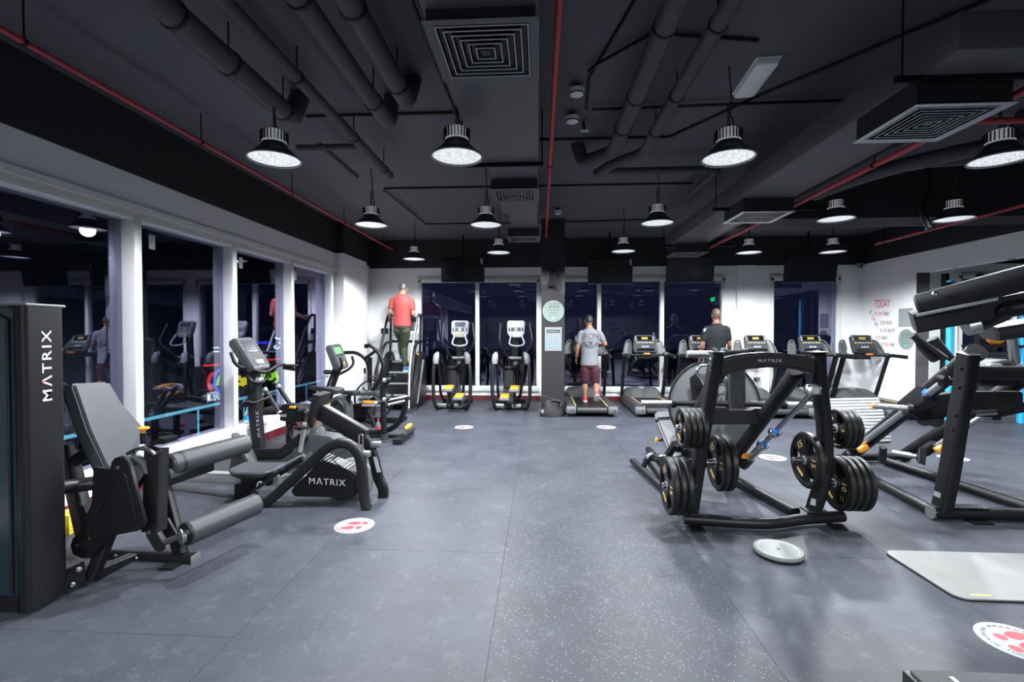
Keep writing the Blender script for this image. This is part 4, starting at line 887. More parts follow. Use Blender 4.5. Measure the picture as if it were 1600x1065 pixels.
for i, (x, lab) in enumerate(tms):
    o = tm0 if i == 0 else copy_tree(tm0)
    place(o, (x, TY, 0)); o['label'] = lab
def elliptical(dx, label, flip):
    def e(px, py, Y): return p(px, py, Y)+V((dx, 0, 0))
    T = thing('elliptical_trainer', label, 'elliptical trainer', e(708, 632, 9.7).xy.to_3d(), 0, 'elliptical trainers')
    for s in (0, 1):
        mir = (lambda a: a) if s == 0 else (lambda a: 1412-a)
        def pt(a, b, Y): return e(mir(a), b, Y)
        def ph(a, b, Y): return e(a if s == 0 else 1433-a, b, Y)
        MB().tube(rounded([pt(680, 562, 9.35), pt(677, 580, 9.32), pt(677, 618, 9.30), V((pt(681, 641, 9.30).x, 9.30, 0.035)), V((pt(692, 636, 9.6).x, 9.75, 0.035))], 0.16, 6), 0.036, 12).build('outer_leg', 'frame2', T)
        MB().tube(spline([pt(684, 560, 9.4), pt(687, 590, 9.5), pt(689, 615, 9.6), pt(697, 630, 9.7)], 5), 0.028, 10).build('inner_leg', 'frame', T)
        MB().sweep([pt(681, 568, 9.34), pt(681, 562, 9.34), pt(682, 555, 9.36), pt(684, 551, 9.42)], circ(0.062, 14), scales=[0.8, 1, 0.95, 0.5]).build('joint_cover', 'light_plastic' if s == 0 else 'mid_plastic', T)
        MB().tube(spline([pt(686, 560, 9.4), pt(692, 569, 9.55), pt(700, 575, 9.7), pt(709, 576, 9.8)], 5), 0.026, 10).build('link_arm', 'frame', T)
        ha = MB().tube(rounded([ph(694, 506, 9.75), ph(691, 531, 9.6), ph(694, 541, 9.62), ph(706, 558, 9.78), ph(710, 576, 9.85)], 0.12, 5), 0.022, 10).build('moving_handle', 'frame2', T)
        MB().tube([ph(694, 505, 9.755), ph(691.5, 528, 9.615)], 0.026, 10).build('handle_grip', 'rubber', ha)
        hi = (s == 0) != flip
        pc = pt(701, 607, 9.30) if hi else pt(695, 620, 9.2)
        po = MB().box(pc, (0.20, 0.42, 0.05), M4.Rotation(R(6), 3, 'X'), 0.03).build('foot_pedal', 'mid_plastic', T)
        MB().box(pc+V((0, 0.02, 0.03)), (0.16, 0.34, 0.02), M4.Rotation(R(6), 3, 'X'), 0.008).build('pedal_tread', 'orange', po)
        MB().cyl(pc+V((0, 0.05, -0.02)), V((pc.x, pc.y+0.1, 0.14)), 0.025).build('pedal_stem', 'frame', T)
        MB().bar([V((pc.x, 9.3, 0.11)), V((pc.x, 10.05, 0.16))], 0.05, 0.05, N=(1, 0, 0)).build('pedal_arm', 'satin', T)
    c = e(708.5, 560, 9.9)
    MB().bar([V((c.x-0.26, 9.55, 0.07)), V((c.x+0.26, 9.55, 0.07))], 0.09, 0.09, N=NY).build('track_crossbar', 'alu', T)
    MB().bar([V((c.x, 9.5, 0.07)), V((c.x, 10.45, 0.07))], 0.16, 0.09, N=(1, 0, 0)).build('base_beam', 'frame', T)
    MB().bar([V((c.x-0.33, 10.45, 0.05)), V((c.x+0.33, 10.45, 0.05))], 0.09, 0.09, N=NY).build('front_foot', 'frame', T)
    MB().bar([e(718, 600, 10.05), e(718, 565, 10.0), e(718, 524, 9.98)], 0.10, 0.13, N=NY, r=0.03).build('mast', 'frame', T)
    MB().sweep([V((c.x, 9.98, 0.08)), V((c.x, 9.98, 0.35)), V((c.x, 9.96, 0.62)), V((c.x, 9.95, 0.80))], rrect(0.26, 0.42, 0.06), N=(1, 0, 0), scales=[1.0, 0.98, 0.82, 0.6]).build('body_shroud', 'grey_plastic', T)
    MB().bar([V((c.x, 9.74, 0.42)), V((c.x, 9.78, 0.86))], 0.20, 0.06, N=(1, 0, 0), r=0.02).build('front_cover', 'frame2', T)
    MB().ball(e(718, 571, 9.75), 0.11, 14, (0.95, 0.8, 1.1)).build('pivot_hub', 'frame', T)
    MB().cyl(e(705, 559, 9.85), e(732, 559, 9.85), 0.035).build('crossbar', 'mid_plastic', T)
    rm = M4.Rotation(R(-18), 3, 'X'); k = e(718.5, 513, 9.88)
    def q(x, y, z): return k + rm @ V((x, y, z))
    co = MB().prism([q(-.11, 0, -.19), q(.11, 0, -.19), q(.175, 0, -.10), q(.185, 0, .14), q(.15, 0, .18), q(-.15, 0, .18), q(-.185, 0, .14), q(-.175, 0, -.10)], rm @ V((0, 0.08, 0))).build('console', 'console_silver', T, bevel=0.012)
    MB().box(q(0, -.004, .09), (0.22, 0.006, 0.10), rm).build('screen', 'screen_grey', co, smooth=False)
    MB().box(q(0, -.004, -.02), (0.31, 0.004, 0.08), rm).build('keypad', 'console_face', co, smooth=False)
    m = MB()
    for i in range(3):
        for j in range(3): m.box(q(-.025+.025*i, -.007, -.045+.025*j), (0.017, 0.004, 0.017), rm)
        for sx in (-.11, .11): m.box(q(sx, -.007, -.045+.025*i), (0.022, 0.004, 0.016), rm)
    m.build('buttons', 'paper', co, smooth=False)
    MB().box(q(0, -.006, -.12), (0.12, 0.006, 0.03), rm).build('small_screen', 'screen_amber', co, smooth=False)
    MB().tube(rounded([e(711, 522, 9.78), e(705.5, 538, 9.68), e(718, 541, 9.62), e(731, 538, 9.68), e(726, 522, 9.78)], 0.08, 5), 0.018, 10).build('fixed_handle', 'light_plastic', T)
    return T
elliptical(0, 'left elliptical trainer with orange treads, nearest the climber', False)
elliptical(p(797, 560, 9.7).x-p(708, 560, 9.7).x, 'right elliptical trainer with orange treads, nearest the column', True)
# ---- stair climber
T = thing('stair_climber', 'grey stair climbing machine with black rails and moving steps', 'stair climber', (-2.6, 9.8, 0))
xl, xr = p(602, 600, 9.6).x, p(642, 600, 9.6).x
steps = [(9.25, 0.32), (9.47, 0.53), (9.69, 0.74), (9.91, 0.95)]
for y, z in steps:
    o = MB().span((xl+0.03, y, z-0.21), (xr-0.01, y+0.24, z)).build('step', 'frame2', T, bevel=0.006)
    MB().span((xl+0.05, y-0.006, z-0.03), (xr-0.03, y+0.03, z+0.004)).build('step_nosing', 'light_plastic', o, smooth=False)
    MB().span((xl+0.05, y+0.04, z), (xr-0.03, y+0.21, z+0.006)).build('step_tread', 'rubber', o, smooth=False)
MB().span((xl, 9.45, 0.02), (xr+0.02, 10.25, 0.36)).build('base_housing', 'frame', T, bevel=0.02)
sp = [(9.18, 0.03), (9.18, 0.32), (9.32, 0.52), (9.95, 1.12), (10.15, 1.16), (10.30, 1.0), (10.30, 0.03)]
for x, w_ in ((xr, 0.16), (xl-0.12, 0.13)):
    MB().prism([V((x, y, z)) for y, z in sp], (w_, 0, 0)).build('side_panel', 'grey_plastic' if x > -2.4 else 'frame2', T, bevel=0.03)
MB().prism([V((xr+0.165, y, z)) for y, z in ((9.45, 0.12), (9.55, 0.15), (10.05, 0.95), (9.95, 0.98))], (0.01, 0, 0)).build('panel_stripe', 'light_plastic', T)
MB().prism([V((xr-0.008, y, z)) for y, z in ((9.185, 0.05), (9.21, 0.05), (9.21, 0.33), (9.185, 0.33))], (0.02, -0.02, 0)).build('edge_strip', 'yellow', T)
for s in (0, 1):
    xx = xr+0.06 if s == 0 else xl-0.06
    MB().tube(rounded([V((xx+(0.02 if s == 0 else 0), 9.15, 0.06)), V((xx, 9.25, 0.6)), V((xx, 9.35, 1.0)), V((xx, 9.85, 1.75)), V((xx, 10.0, 1.95)), V((xx, 10.25, 1.93))], 0.15, 5), 0.026, 10).build('handrail', 'alu' if s == 0 else 'frame', T)
    MB().tube(rounded([V((xx, 9.18, 0.08)), V((xx+(0.05 if s == 0 else -0.05), 9.3, 0.75)), V((xx, 9.75, 1.33)), V((xx, 10.25, 1.36))], 0.2, 5), 0.030, 10).build('lower_rail', 'frame', T)
    MB().bar([V((xx, 10.12, 1.1)), V((xx, 10.2, 1.92))], 0.04, 0.06, N=(1, 0, 0)).build('mast', 'frame', T)
    MB().prism([V((xx-0.05, 8.98, 0.0)), V((xx+0.06, 8.98, 0.0)), V((xx+0.16, 9.4, 0.0)), V((xx+0.0, 9.4, 0.0))], (0, 0, 0.05)).build('foot', 'satin', T, bevel=0.015)
MB().tube([V((xl-0.06, 10.22, 1.36)), V((xr+0.06, 10.22, 1.36))], 0.028, 10).build('rear_rail', 'frame', T)
MB().tube([V((xl-0.06, 10.25, 1.93)), V((xr+0.06, 10.25, 1.93))], 0.024, 10).build('top_rail', 'silver', T)
q = p(646, 502, 10.1); o = MB().box(q, (0.20, 0.09, 0.42), M4.Rotation(R(-20), 3, 'X'), 0.03).build('console', 'light_plastic', T)
MB().box(q+V((0, -0.048, 0.05)), (0.14, 0.006, 0.12), M4.Rotation(R(-20), 3, 'X')).build('screen', 'screen_grey', o, smooth=False)
MB().box(p(601, 517, 10.0), (0.14, 0.08, 0.12), bev=0.01).build('cup_holder', 'frame', T)
MB().box(p(653, 553, 9.5), (0.03, 0.03, 0.03)).build('stop_button', 'orange', T)
# ================================================================== plate-loaded leg machines on the right
NX = (1, 0, 0)
# ---- weight plates: tri-grip discs, modelled along local +X (outer face at x = 0 looking to -X)
def plate_proto(r, t, num):
    s_world[0] = False
    T = thing('weight_plate', 'x', 'weight plate', group='tri-grip weight plates')
    MB().lathe((0, 0, 0), NX, [(r*0.80, 0.006), (r*0.84, 0.0), (r*0.94, 0.0), (r, t*0.22), (r, t*0.78), (r*0.94, t), (r*0.84, t), (r*0.80, t-0.006)], 40, closed=True).build('rim', 'rubber', T)
    m = MB()
    for i in range(18):
        for s0 in (R(30),):
            a = R(6*i+160)+s0
            m.box((t*0.5, r*0.985*math.cos(a), r*0.985*math.sin(a)), (t*0.7, 0.008, 0.012), M4.Rotation(a, 3, 'X'), 0.003)
    m.build('grip_ridges', 'rubber', T)
    MB().lathe((0, 0, 0), NX, [(0.026, 0.0), (r*0.27, 0.0), (r*0.29, 0.006), (r*0.29, t-0.006), (r*0.27, t), (0.026, t)], 24, closed=True).build('hub', 'rubber', T)
    MB().lathe((0, 0, 0), NX, [(0.0255, -0.002), (0.036, -0.002), (0.036, t), (0.0255, t)], 20, closed=True).build('bore_ring', 'silver', T)
    for k in range(3):
        a0 = R(90+120*k); w0, w1 = R(44), R(36)
        q = []
        for rr, ww in ((r*0.22, w0*1.2), (r*0.5, w0*0.75), (r*0.86, w1)):
            q.append((rr, a0-ww))
        pts = [V((0, rr*math.cos(a), rr*math.sin(a))) for rr, a in q] + [V((0, r*0.9*math.cos(a0), r*0.9*math.sin(a0)))] + [V((0, rr*math.cos(2*a0-a), rr*math.sin(2*a0-a))) for rr, a in reversed(q)]
        sp_ = MB().prism([v+V((0.006, 0, 0)) for v in pts], (t-0.012, 0, 0)).build('spoke', 'rubber', T)
        ra = V((0, math.cos(a0), math.sin(a0))); c = ra*r*0.58+V((0.0045, 0, 0))
        ro = V((-1, 0, 0)).cross(ra) if True else ra
        if k < 2: text(num, c, ro*-1, ra, 'gold_print', T, height=r*0.25, name='number')
        else:
            m = MB()
            for i in range(6): m.box(c-ro*(i-2.5)*r*0.075, (0.002, r*0.05, r*(0.10+0.02*(i % 2))), M4.Rotation(a0-R(90), 3, 'X'))
            m.build('printed_word', 'gold_print', T, smooth=False)
    s_world[0] = True
    return T
protos = {n: plate_proto(*a) for n, a in {'5': (0.158, 0.042, '5'), '10': (0.215, 0.05, '10'), '15': (0.222, 0.052, '15')}.items()}
pt_ = {'5': 0.042, '10': 0.05, '15': 0.052}; usedp = set()
def put_plate(kind, q, rot, label, yaw=0.0):
    o = protos[kind] if kind not in usedp else copy_tree(protos[kind]); usedp.add(kind)
    o.matrix_basis = M4.Translation(q) @ M4.Rotation(yaw, 4, 'Z') @ M4.Rotation(R(rot), 4, 'X'); o['label'] = label
ORD = ['outermost', 'second', 'third', 'innermost']
def stack(kind, n, q, label, rots, yaw=0.0, inner=False):
    for i in range(n):
        w_ = ('innermost', 'outermost')[i > 0] if inner and i in (0, n-1) else ('outermost' if i == 0 else ('innermost' if i == n-1 else ORD[i]))
        put_plate(kind, V(q)+M4.Rotation(yaw, 3, 'Z') @ V((i*(pt_[kind]+0.002), 0, 0)), rots[i % len(rots)], f'{w_} {label}', yaw)
def horn(T, a, b, r=0.025, m='chrome', cap=None):
    a, b = V(a), V(b); d = (b-a).normalized()
    o = MB().cyl(a, b, r, 18, 0.004).build('weight_horn', m, T)
    MB().cyl(b-d*0.03, b+d*0.005, r*1.75, 18).build('horn_collar', 'frame', o)
    if cap: MB().cyl(a-d*0.002, a+d*0.012, r*1.05, 16).build('horn_tip', cap, o)
    return o
# ---- hack squat / leg press nearest the aisle
T = thing('hack_squat_machine', 'black plate-loaded squat machine with arched top beam and weight plates', 'exercise machine', (1.75, 4.2, 0))
YB0 = 3.92
fl0, fr0 = pz(1062, 812), pz(1294, 803)
MB().sweep(spline([V((fl0.x, 3.86, 0.055)), V((1.75, 3.80, 0.055)), V((2.12, 3.90, 0.055)), V((fr0.x, 3.98, 0.055))], 6), circ(0.045, 14), caps=True).build('front_base_tube', 'frame', T)
for q in (V((fl0.x+0.08, 3.80, 0)), V((fr0.x-0.10, 3.90, 0))): MB().span(q+V((-.05, -.08, 0)), q+V((.05, .04, 0.012))).build('foot_pad', 'rubber', T)
for px, yy in ((1078, 3.86), (1272, 3.97)):
    q = p(px, 803, yy); MB().box(V((q.x, yy, 0.107)), (0.17, 0.12, 0.014), bev=0.004).build('foot_flange', 'frame2', T)
    m = MB()
    for dx in (-.065, .065): bolt(m, V((q.x+dx, yy-.03, 0.112)), (0, 0, 1), .011, .014)
    m.build('flange_bolts', 'chrome', T)
ul = [p(1080, 803, 3.86), p(1092, 720, 3.82), p(1105, 640, 3.78), p(1120, 551, 3.72)]
ur = [p(1270, 800, 3.97), p(1287, 740, 3.93), p(1288, 670, 3.88), p(1280, 600, 3.80), p(1277, 551, 3.74)]
MB().sweep(spline(ul, 5), rrect(0.085, 0.115, 0.02), N=(1, 0, 0)).build('left_upright', 'frame', T)
MB().sweep(spline(ur, 5), rrect(0.085, 0.115, 0.02), N=(1, 0, 0)).build('right_upright', 'frame', T)
for q in (ul[-1], ur[-1]): MB().box(q+V((0, 0, 0.004)), (0.10, 0.125, 0.012), bev=0.004).build('upright_cap', 'frame2', T)
m = MB()
for px, py in ((1114, 561), (1113, 569), (1112, 577)): m.lathe(p(px-2, py, 3.68), (-1, -.5, 0), [(.012, 0), (.012, .012), (.008, .02)], 10)
for px, py in ((1285, 722), (1285, 700), (1281, 680), (1282, 658)): pass
m.build('beam_bolts', 'chrome', T)
MB().prism([p(1268, 778, 3.885), p(1275, 780, 3.885), p(1274, 790, 3.885), p(1266, 788, 3.885)], (0, .003, 0)).build('caution_label', 'paper', T)
yb = 3.70
top = [p(a, b, yb) for a, b in ((1124, 562), (1145, 556), (1170, 552), (1200, 550.5), (1230, 552), (1255, 556), (1276, 562))]
bot = [p(a, b, yb) for a, b in ((1276, 586), (1255, 579), (1230, 575), (1200, 574), (1170, 577), (1145, 583), (1124, 591))]
MB().prism(top+bot, (0, 0.11, 0)).build('arched_beam', 'frame2', T, bevel=0.018)
text(BRAND, p(1203, 563, yb-.002), (1, 0, 0), (0, 0, 1), 'white_print', T, width=0.175, height=0.024, spacing=1.25, lift=0.002)
# sloping rails (X const), guide rods, stoppers
RA = {}
for nm, xr_ in (('left', p(1121, 597, 3.85).x), ('right', p(1241, 585, 3.85).x)):
    a, b = V((xr_, 3.82, 1.24)), V((xr_, 5.12, 0.14)); RA[nm] = (a, b)
    MB().sweep([a, b], rrect(0.10, 0.12, 0.045, 4), N=NX).build(nm+'_slope_rail', 'frame', T)
    g0, g1 = a+V((0.095 if nm == 'right' else -0.02, -0.04, -0.16)), b+V((0.095 if nm == 'right' else -0.02, -0.10, 0.02))
    MB().cyl(g0, g1, 0.022, 16).build('guide_rod', 'chrome', T)
    MB().box(g0+V((0, -0.01, 0.03)), (0.11, 0.07, 0.085), M4.Rotation(R(-10), 3, 'X'), 0.02).build('rod_bracket', 'alu', T)
    MB().lathe(g0+V((0, -0.05, 0.03)), (0, -1, 0), [(.026, 0), (.026, .008), (.012, .008)], 16).build('bracket_bolt', 'silver', T)
    d = (g1-g0)
    for t in (0.42, 0.60):
        MB().cyl(g0+d*t, g0+d*(t+.012), 0.034, 18).build('bearing_ring', 'blue_ring', T); MB().cyl(g0+d*(t+.012), g0+d*(t+.05), 0.052, 18, .006).build('bearing_housing', 'chrome', T)
    MB().cyl(g0+d*.62, g0+d*.86, 0.034, 16).build('bearing_sleeve', 'alu', T); MB().cyl(g0+d*.86, g0+d*.97, 0.05, 16).build('buffer', 'frame', T)
    MB().box(g0+d*.84+V((-.07, -.03, 0.03)), (0.05, 0.05, 0.06), bev=0.006).build('stop_block', 'orange', T)
    MB().tube([b, V((b.x, b.y+.05, 0.04)), V((b.x, 6.2, 0.04))], 0.04, 10).build('rear_base_tube', 'frame', T)
MB().bar([V((1.35, 5.6, 0.05)), V((2.2, 5.6, 0.05))], 0.08, 0.08, N=NY).build('rear_crossbar', 'frame', T)
MB().bar([pz(1243, 800, .05), pz(1146, 748, .05)], 0.07, 0.085, N=(0, 0, 1), r=.02).build('side_base_tube', 'frame', T)
MB().bar([pz(1088, 806, .05), V((1.1, 5.6, 0.05))], 0.06, 0.07, N=(0, 0, 1), r=.02).build('side_base_tube', 'frame', T)
# sled: beam, panels, round shield, loading bar
MB().prism([p(a, b, 4.35) for a, b in ((1112, 637), (1138, 637), (1141, 641), (1174, 641), (1180, 638), (1205, 639), (1200, 663), (1112, 663))], (0, 0.10, 0)).build('sled_beam', 'frame', T, bevel=.006)
c = p(1114, 632, 4.98)
MB().lathe(c, (0, -1, .12), [(0.455, 0), (0.455, 0.03), (0.44, 0.036), (0.05, 0.036)], 44).build('shield_disc', 'mid_plastic', T)
MB().lathe(c+V((0, -.02, 0)), (0, -1, .12), [(0.449, 0), (0.465, 0), (0.465, .03), (0.449, .03)], 44, closed=True).build('shield_rim', 'frame2', T)
MB().prism([p(a, b, 4.85) for a, b in ((1079, 590), (1089, 582), (1104, 612), (1104, 640), (1084, 640))], (0, 0.04, 0)).build('side_bracket', 'frame2', T, bevel=.004)
for pts in (((1090, 582), (1112, 582), (1112, 612)), ((1132, 640), (1127, 620), (1115, 640)), ((1159, 600), (1182, 638), (1159, 640))):
    MB().prism([p(a, b, 4.75) for a, b in pts], (0, 0.03, 0)).build('gusset_plate', 'alu', T)
MB().bar([p(1149, 577, 4.7), p(1149, 640, 4.6)], 0.10, 0.16, N=NY).build('sled_post', 'frame', T)
MB().bar([p(1105, 594, 4.0), p(1133, 594, 4.0)], .10, .06, N=NY).build('rail_top_plate', 'mid_plastic', T)
a, b = p(1002, 629.5, 4.6), p(1054, 629.5, 4.6)
horn(T, a, b, 0.026, 'alu'); MB().cyl(b, p(1180, 631, 4.6), 0.028, 16).build('loading_bar', 'frame2', T)
horn(T, p(1268, 632, 4.6), p(1222, 632, 4.6), 0.026, 'alu'); MB().cyl(p(1222, 632, 4.6), p(1175, 631, 4.6), 0.028, 16).build('loading_bar', 'frame2', T)
horn(T, p(1073, 553, 3.95), p(1118, 553, 3.95), 0.03, 'alu')
MB().cyl(p(1135, 551, 4.0), p(1168, 549, 4.0), 0.022).build('top_handle', 'frame2', T); MB().box(p(1132, 549, 4.0), (.06, .07, .06), bev=.02).build('handle_end', 'grey_plastic', T); MB().box(p(1172, 548, 4.0), (.06, .06, .05), bev=.012).build('handle_end', 'frame', T)
MB().tube(rounded([p(1092, 588, 4.4), p(1088, 578, 4.4), p(1096, 570, 4.4), p(1114, 570, 4.4)], .06, 5), 0.014, 10).build('release_handle', 'chrome', T)
m = MB()
for i in range(6):
    q = p(1099.5-i*.3, 557+i*2.2, 4.45); m.tube([q+V((.008*math.cos(t), .004*math.cos(t)*(i % 2), .011*math.sin(t))) for t in [k*math.pi/4 for k in range(8)]], .003, 5, closed=True)
m.build('pin_chain', 'chrome', T)
# pads
def slab(T, q, thick, name, m, bev=.02):
    q = [V(v) for v in q]; n = (q[1]-q[0]).cross(q[3]-q[0]).normalized()
    if n.z > 0: n = -n
    return MB().prism(q, n*thick).build(name, m, T, bevel=bev)
slab(T, [p(1023, 642, 5.45), p(1052, 640.5, 5.45), p(1058, 651, 5.25), p(1024, 653, 5.25)], .08, 'head_pad', 'vinyl')
slab(T, [p(1026, 655.5, 5.22), p(1059, 653.5, 5.22), p(1088, 706, 4.55), p(1050, 716, 4.55)], .07, 'back_pad', 'vinyl')
MB().cyl(p(1029, 687, 5.0), p(1036, 687, 5.0), 0.014).build('pin_stem', 'frame', T); knob(p(1030, 687, 5.0), (-1, 0, 0), T, 0.9)
MB().bar([p(1052, 700, 4.7), p(1052, 700, 4.7)*0.0+V((p(1052, 700, 4.7).x, 4.9, 0.06))], .08, .08, N=NX).build('seat_post', 'frame', T)
MB().tube(rounded([p(1006, 729, 4.3), p(1012, 714, 4.3), p(1018, 708, 4.3), p(1028, 714, 4.3), p(1040, 712, 4.3)], .05, 4), 0.018, 10).build('side_handle', 'chrome', T)
MB().cyl(p(1005, 729, 4.3), p(1011, 716, 4.3), 0.024).build('handle_grip', 'rubber', T)
MB().bar([p(1013, 716, 4.35), p(1040, 752, 4.2), p(1052, 786, 4.05)], .07, .07, N=NX).build('handle_arm', 'frame2', T)
MB().bar([p(1056, 693, 4.2), p(1035, 722, 4.4)], .05, .06, N=NX).build('pad_strut', 'frame', T)
for px, py in ((1060, 700), (1072, 708)): MB().cyl(p(px, py, 4.35), p(px, py, 4.35)+V((.0, .1, .02)), .04).build('pivot_boss', 'frame2', T)
MB().box(p(1064, 650, 4.3), (.06, .05, .05), bev=.015).build('top_bracket', 'chrome', T)
# plates on this machine
hy = 3.78
qa = p(1063, 668, 3.80); horn(T, qa+V((-.035, 0, 0)), V((p(1104, 668, 3.8).x, 3.80, qa.z)), .0245, 'chrome')
stack('5', 4, qa, 'of four small 5 plates, upper left horn of squat machine', [-30, 75, 120, 45])
qb = p(1041, 758, 3.78); horn(T, qb+V((-.03, 0, 0)), V((p(1084, 758, 3.8).x, 3.78, qb.z)), .0245, 'chrome')
stack('15', 3, qb, 'of three large 15 plates, lower left horn of squat machine', [-30, 80, 50])
qc = p(1118, 722, 3.86); horn(T, V((qc.x+.16, 3.86, qc.z)), V((p(1096, 722, 3.86).x, 3.86, qc.z)), .0245, 'chrome')
stack('15', 2, qc+V((-.005, 0, 0)), 'of two 15 plates on the inner side of the left upright', [-30, 40])
qd = p(1256, 718, 3.92); horn(T, qd+V((-.09, 0, 0)), V((p(1285, 718, 3.92).x, 3.92, qd.z)), .0245, 'chrome')
put_plate('15', qd, -30, 'single open-spoked 15 plate on inner side of the right upright'); put_plate('5', qd+V((.06, 0, 0)), 60, 'small 5 plate behind the single 15 plate, right upright')
qe = p(1305, 669, 3.92); horn(T, qe+V((.22, 0, 0)), V((p(1290, 669, 3.9).x, 3.92, qe.z)), .0245, 'chrome')
stack('5', 3, qe, 'of three small 5 plates, counted from the upright, upper right horn', [-30, 70, 110], inner=True)
qf = p(1303, 754, 3.95); horn(T, qf+V((.26, 0, 0)), V((p(1288, 754, 3.93).x, 3.95, qf.z)), .0245, 'chrome')
stack('10', 4, qf, 'of four large 10 plates, counted from the upright, lower right horn', [-30, 60, 100, 35], inner=True)
# ---- leg press on the far right
T = thing('leg_press_machine', 'black angled leg press with ribbed silver foot plate at the right', 'exercise machine', (3.9, 4.3, 0))
cn = pz(1458, 812); fy = cn.y
MB().bar([V((cn.x, fy+.02, .055)), V((6.3, fy+.02, .055))], .10, .095, N=NY, r=.04).build('front_base_tube', 'frame', T)
MB().sweep([V((cn.x-.012, fy+.02, .055)), V((cn.x+.01, fy+.02, .055))], rrect(.10, .1, .045, 4), N=NY).build('base_end_cap', 'mid_plastic', T)
fb = pz(1330, 738)
MB().tube([V((cn.x+.05, fy+.06, .05)), V((fb.x, fb.y, .05))], .042, 12).build('near_base_rail', 'frame', T)
f1, f2 = pz(1390, 722, .05), pz(1600, 790, .05)
MB().tube([f1+(f1-f2)*.05, f2+(f2-f1)*.4], .045, 12).build('far_base_rail', 'frame', T)
MB().bar([pz(1290, 716, .06), pz(1420, 712, .06)], .08, .09, N=(0, 0, 1), r=.03).build('rear_base_tube', 'frame', T)
MB().span(V((cn.x+.25, fy-.09, 0)), V((cn.x+.40, fy+.01, .012))).build('foot_pad', 'rubber', T)
MB().box(V((cn.x+.22, fy+.03, .107)), (.42, .10, .012), bev=.004).build('foot_flange', 'frame2', T)
m = MB()
for dx in (.06, .36): bolt(m, V((cn.x+dx, fy+.02, .112)), (0, 0, 1), .013, .016)
m.build('flange_bolts', 'chrome', T)
up_ = spline([p(1470, 802, fy+.03), p(1483, 740, fy), p(1496, 660, fy-.05), p(1507, 600, fy-.1), p(1513, 552, fy-.14)], 5)
MB().sweep(up_, rrect(.10, .13, .022), N=NX).build('front_upright', 'frame', T)
m = MB()
for px, py in ((1502, 576), (1499, 605), (1493, 649), (1489, 671)): m.lathe(p(px, py, fy-.19), (0, -1, 0), [(.016, 0), (.016, .003), (.010, .004), (.010, .006)], 14)
m.build('cap_screws', 'frame2', T)
MB().prism([p(1460, 766, fy-.09), p(1470, 770, fy-.09), p(1469, 778, fy-.09), p(1459, 774, fy-.09)], (0, .003, 0)).build('caution_label', 'paper', T)
MB().bar([p(1512, 582, fy-.1), p(1512, 582, fy-.1)+V((2.2, 0, 0))], .08, .105, N=NY, r=.015).build('cross_beam', 'frame2', T)
# near slope rail with guide rod
a, b = p(1524, 551, fy-.10), p(1318, 720, 5.75)
MB().sweep([a, b], circ(.068, 16)).build('near_slope_rail', 'frame', T)
MB().sweep([a+(a-b)*.012, a+(b-a)*.006], circ(.072, 16)).build('rail_end_cap', 'frame2', T)
g0, g1 = p(1470, 600, 4.25), p(1327, 707, 5.45)
MB().cyl(g0, g1, .028, 16).build('guide_rod', 'alu', T)
MB().box(p(1482, 588, 4.25), (.13, .10, .13), M4.Rotation(R(30), 3, 'Y'), .03).build('rod_bracket', 'frame2', T)
for px, py in ((1480, 576), (1486, 590)): MB().lathe(p(px, py, 4.17), (0, -1, 0), [(.018, 0), (.018, .006), (.009, .012)], 12).build('bracket_bolt', 'chrome', T)
MB().cyl(p(1452, 612, 4.38), p(1448, 615, 4.41), .04, 16).build('bearing_ring', 'blue_ring', T)
MB().bar([p(1448, 616, 4.42), p(1418, 640, 4.62)], .13, .17, N=NX, r=.02).build('carriage_block', 'frame2', T)
MB().cyl(p(1349, 690, 5.25), p(1332, 703, 5.4), .055, 14).build('buffer', 'frame', T)
MB().box(p(1348, 700, 5.2), (.10, .06, .055), M4.Rotation(R(-30), 3, 'Y'), .006).build('stop_block', 'orange', T)
# far slope rail
a, b = p(1600, 590, 4.7), p(1410, 714, 5.75)
MB().sweep([a+(a-b)*.1, b], circ(.068, 16)).build('far_slope_rail', 'frame', T)
MB().cyl(p(1560, 634, 4.75), p(1440, 712, 5.4), .028, 16).build('guide_rod', 'alu', T)
MB().cyl(p(1462, 694, 5.25), p(1443, 706, 5.35), .055, 14).build('buffer', 'frame', T)
MB().box(p(1469, 700, 5.2), (.10, .06, .05), M4.Rotation(R(-30), 3, 'Y'), .006).build('stop_block', 'orange', T)
# foot plate
fq = [p(1272, 622, 5.9), p(1374, 620, 5.9), p(1396, 690, 5.35), p(1290, 694, 5.35)]
fp = MB().prism(fq, (0, .05, -.03)).build('foot_plate', 'steel_plate', T, bevel=.012)
nf = (fq[1]-fq[0]).cross(fq[3]-fq[0]).normalized(); nf = nf if nf.y < 0 else -nf
for i in range(13):
    t = (i+.7)/14; l = fq[0].lerp(fq[3], t)+nf*.004; r_ = fq[1].lerp(fq[2], t)+nf*.004
    MB().bar([l.lerp(r_, .02), l.lerp(r_, .98)], .005, .028, N=nf, r=.001).build('tread_rib', 'steel_plate', fp)
text(BRAND, p(1340, 646, 5.6)+nf*.03, fq[1]-fq[0], fq[0]-fq[3], 'black_print', T, width=.40, height=.06, spacing=1.3, lift=.002)
MB().bar([p(1380, 698, 5.5), V((p(1384, 705, 5.55).x, 5.6, .08))], .06, .06, N=NX).build('plate_support', 'satin', T)
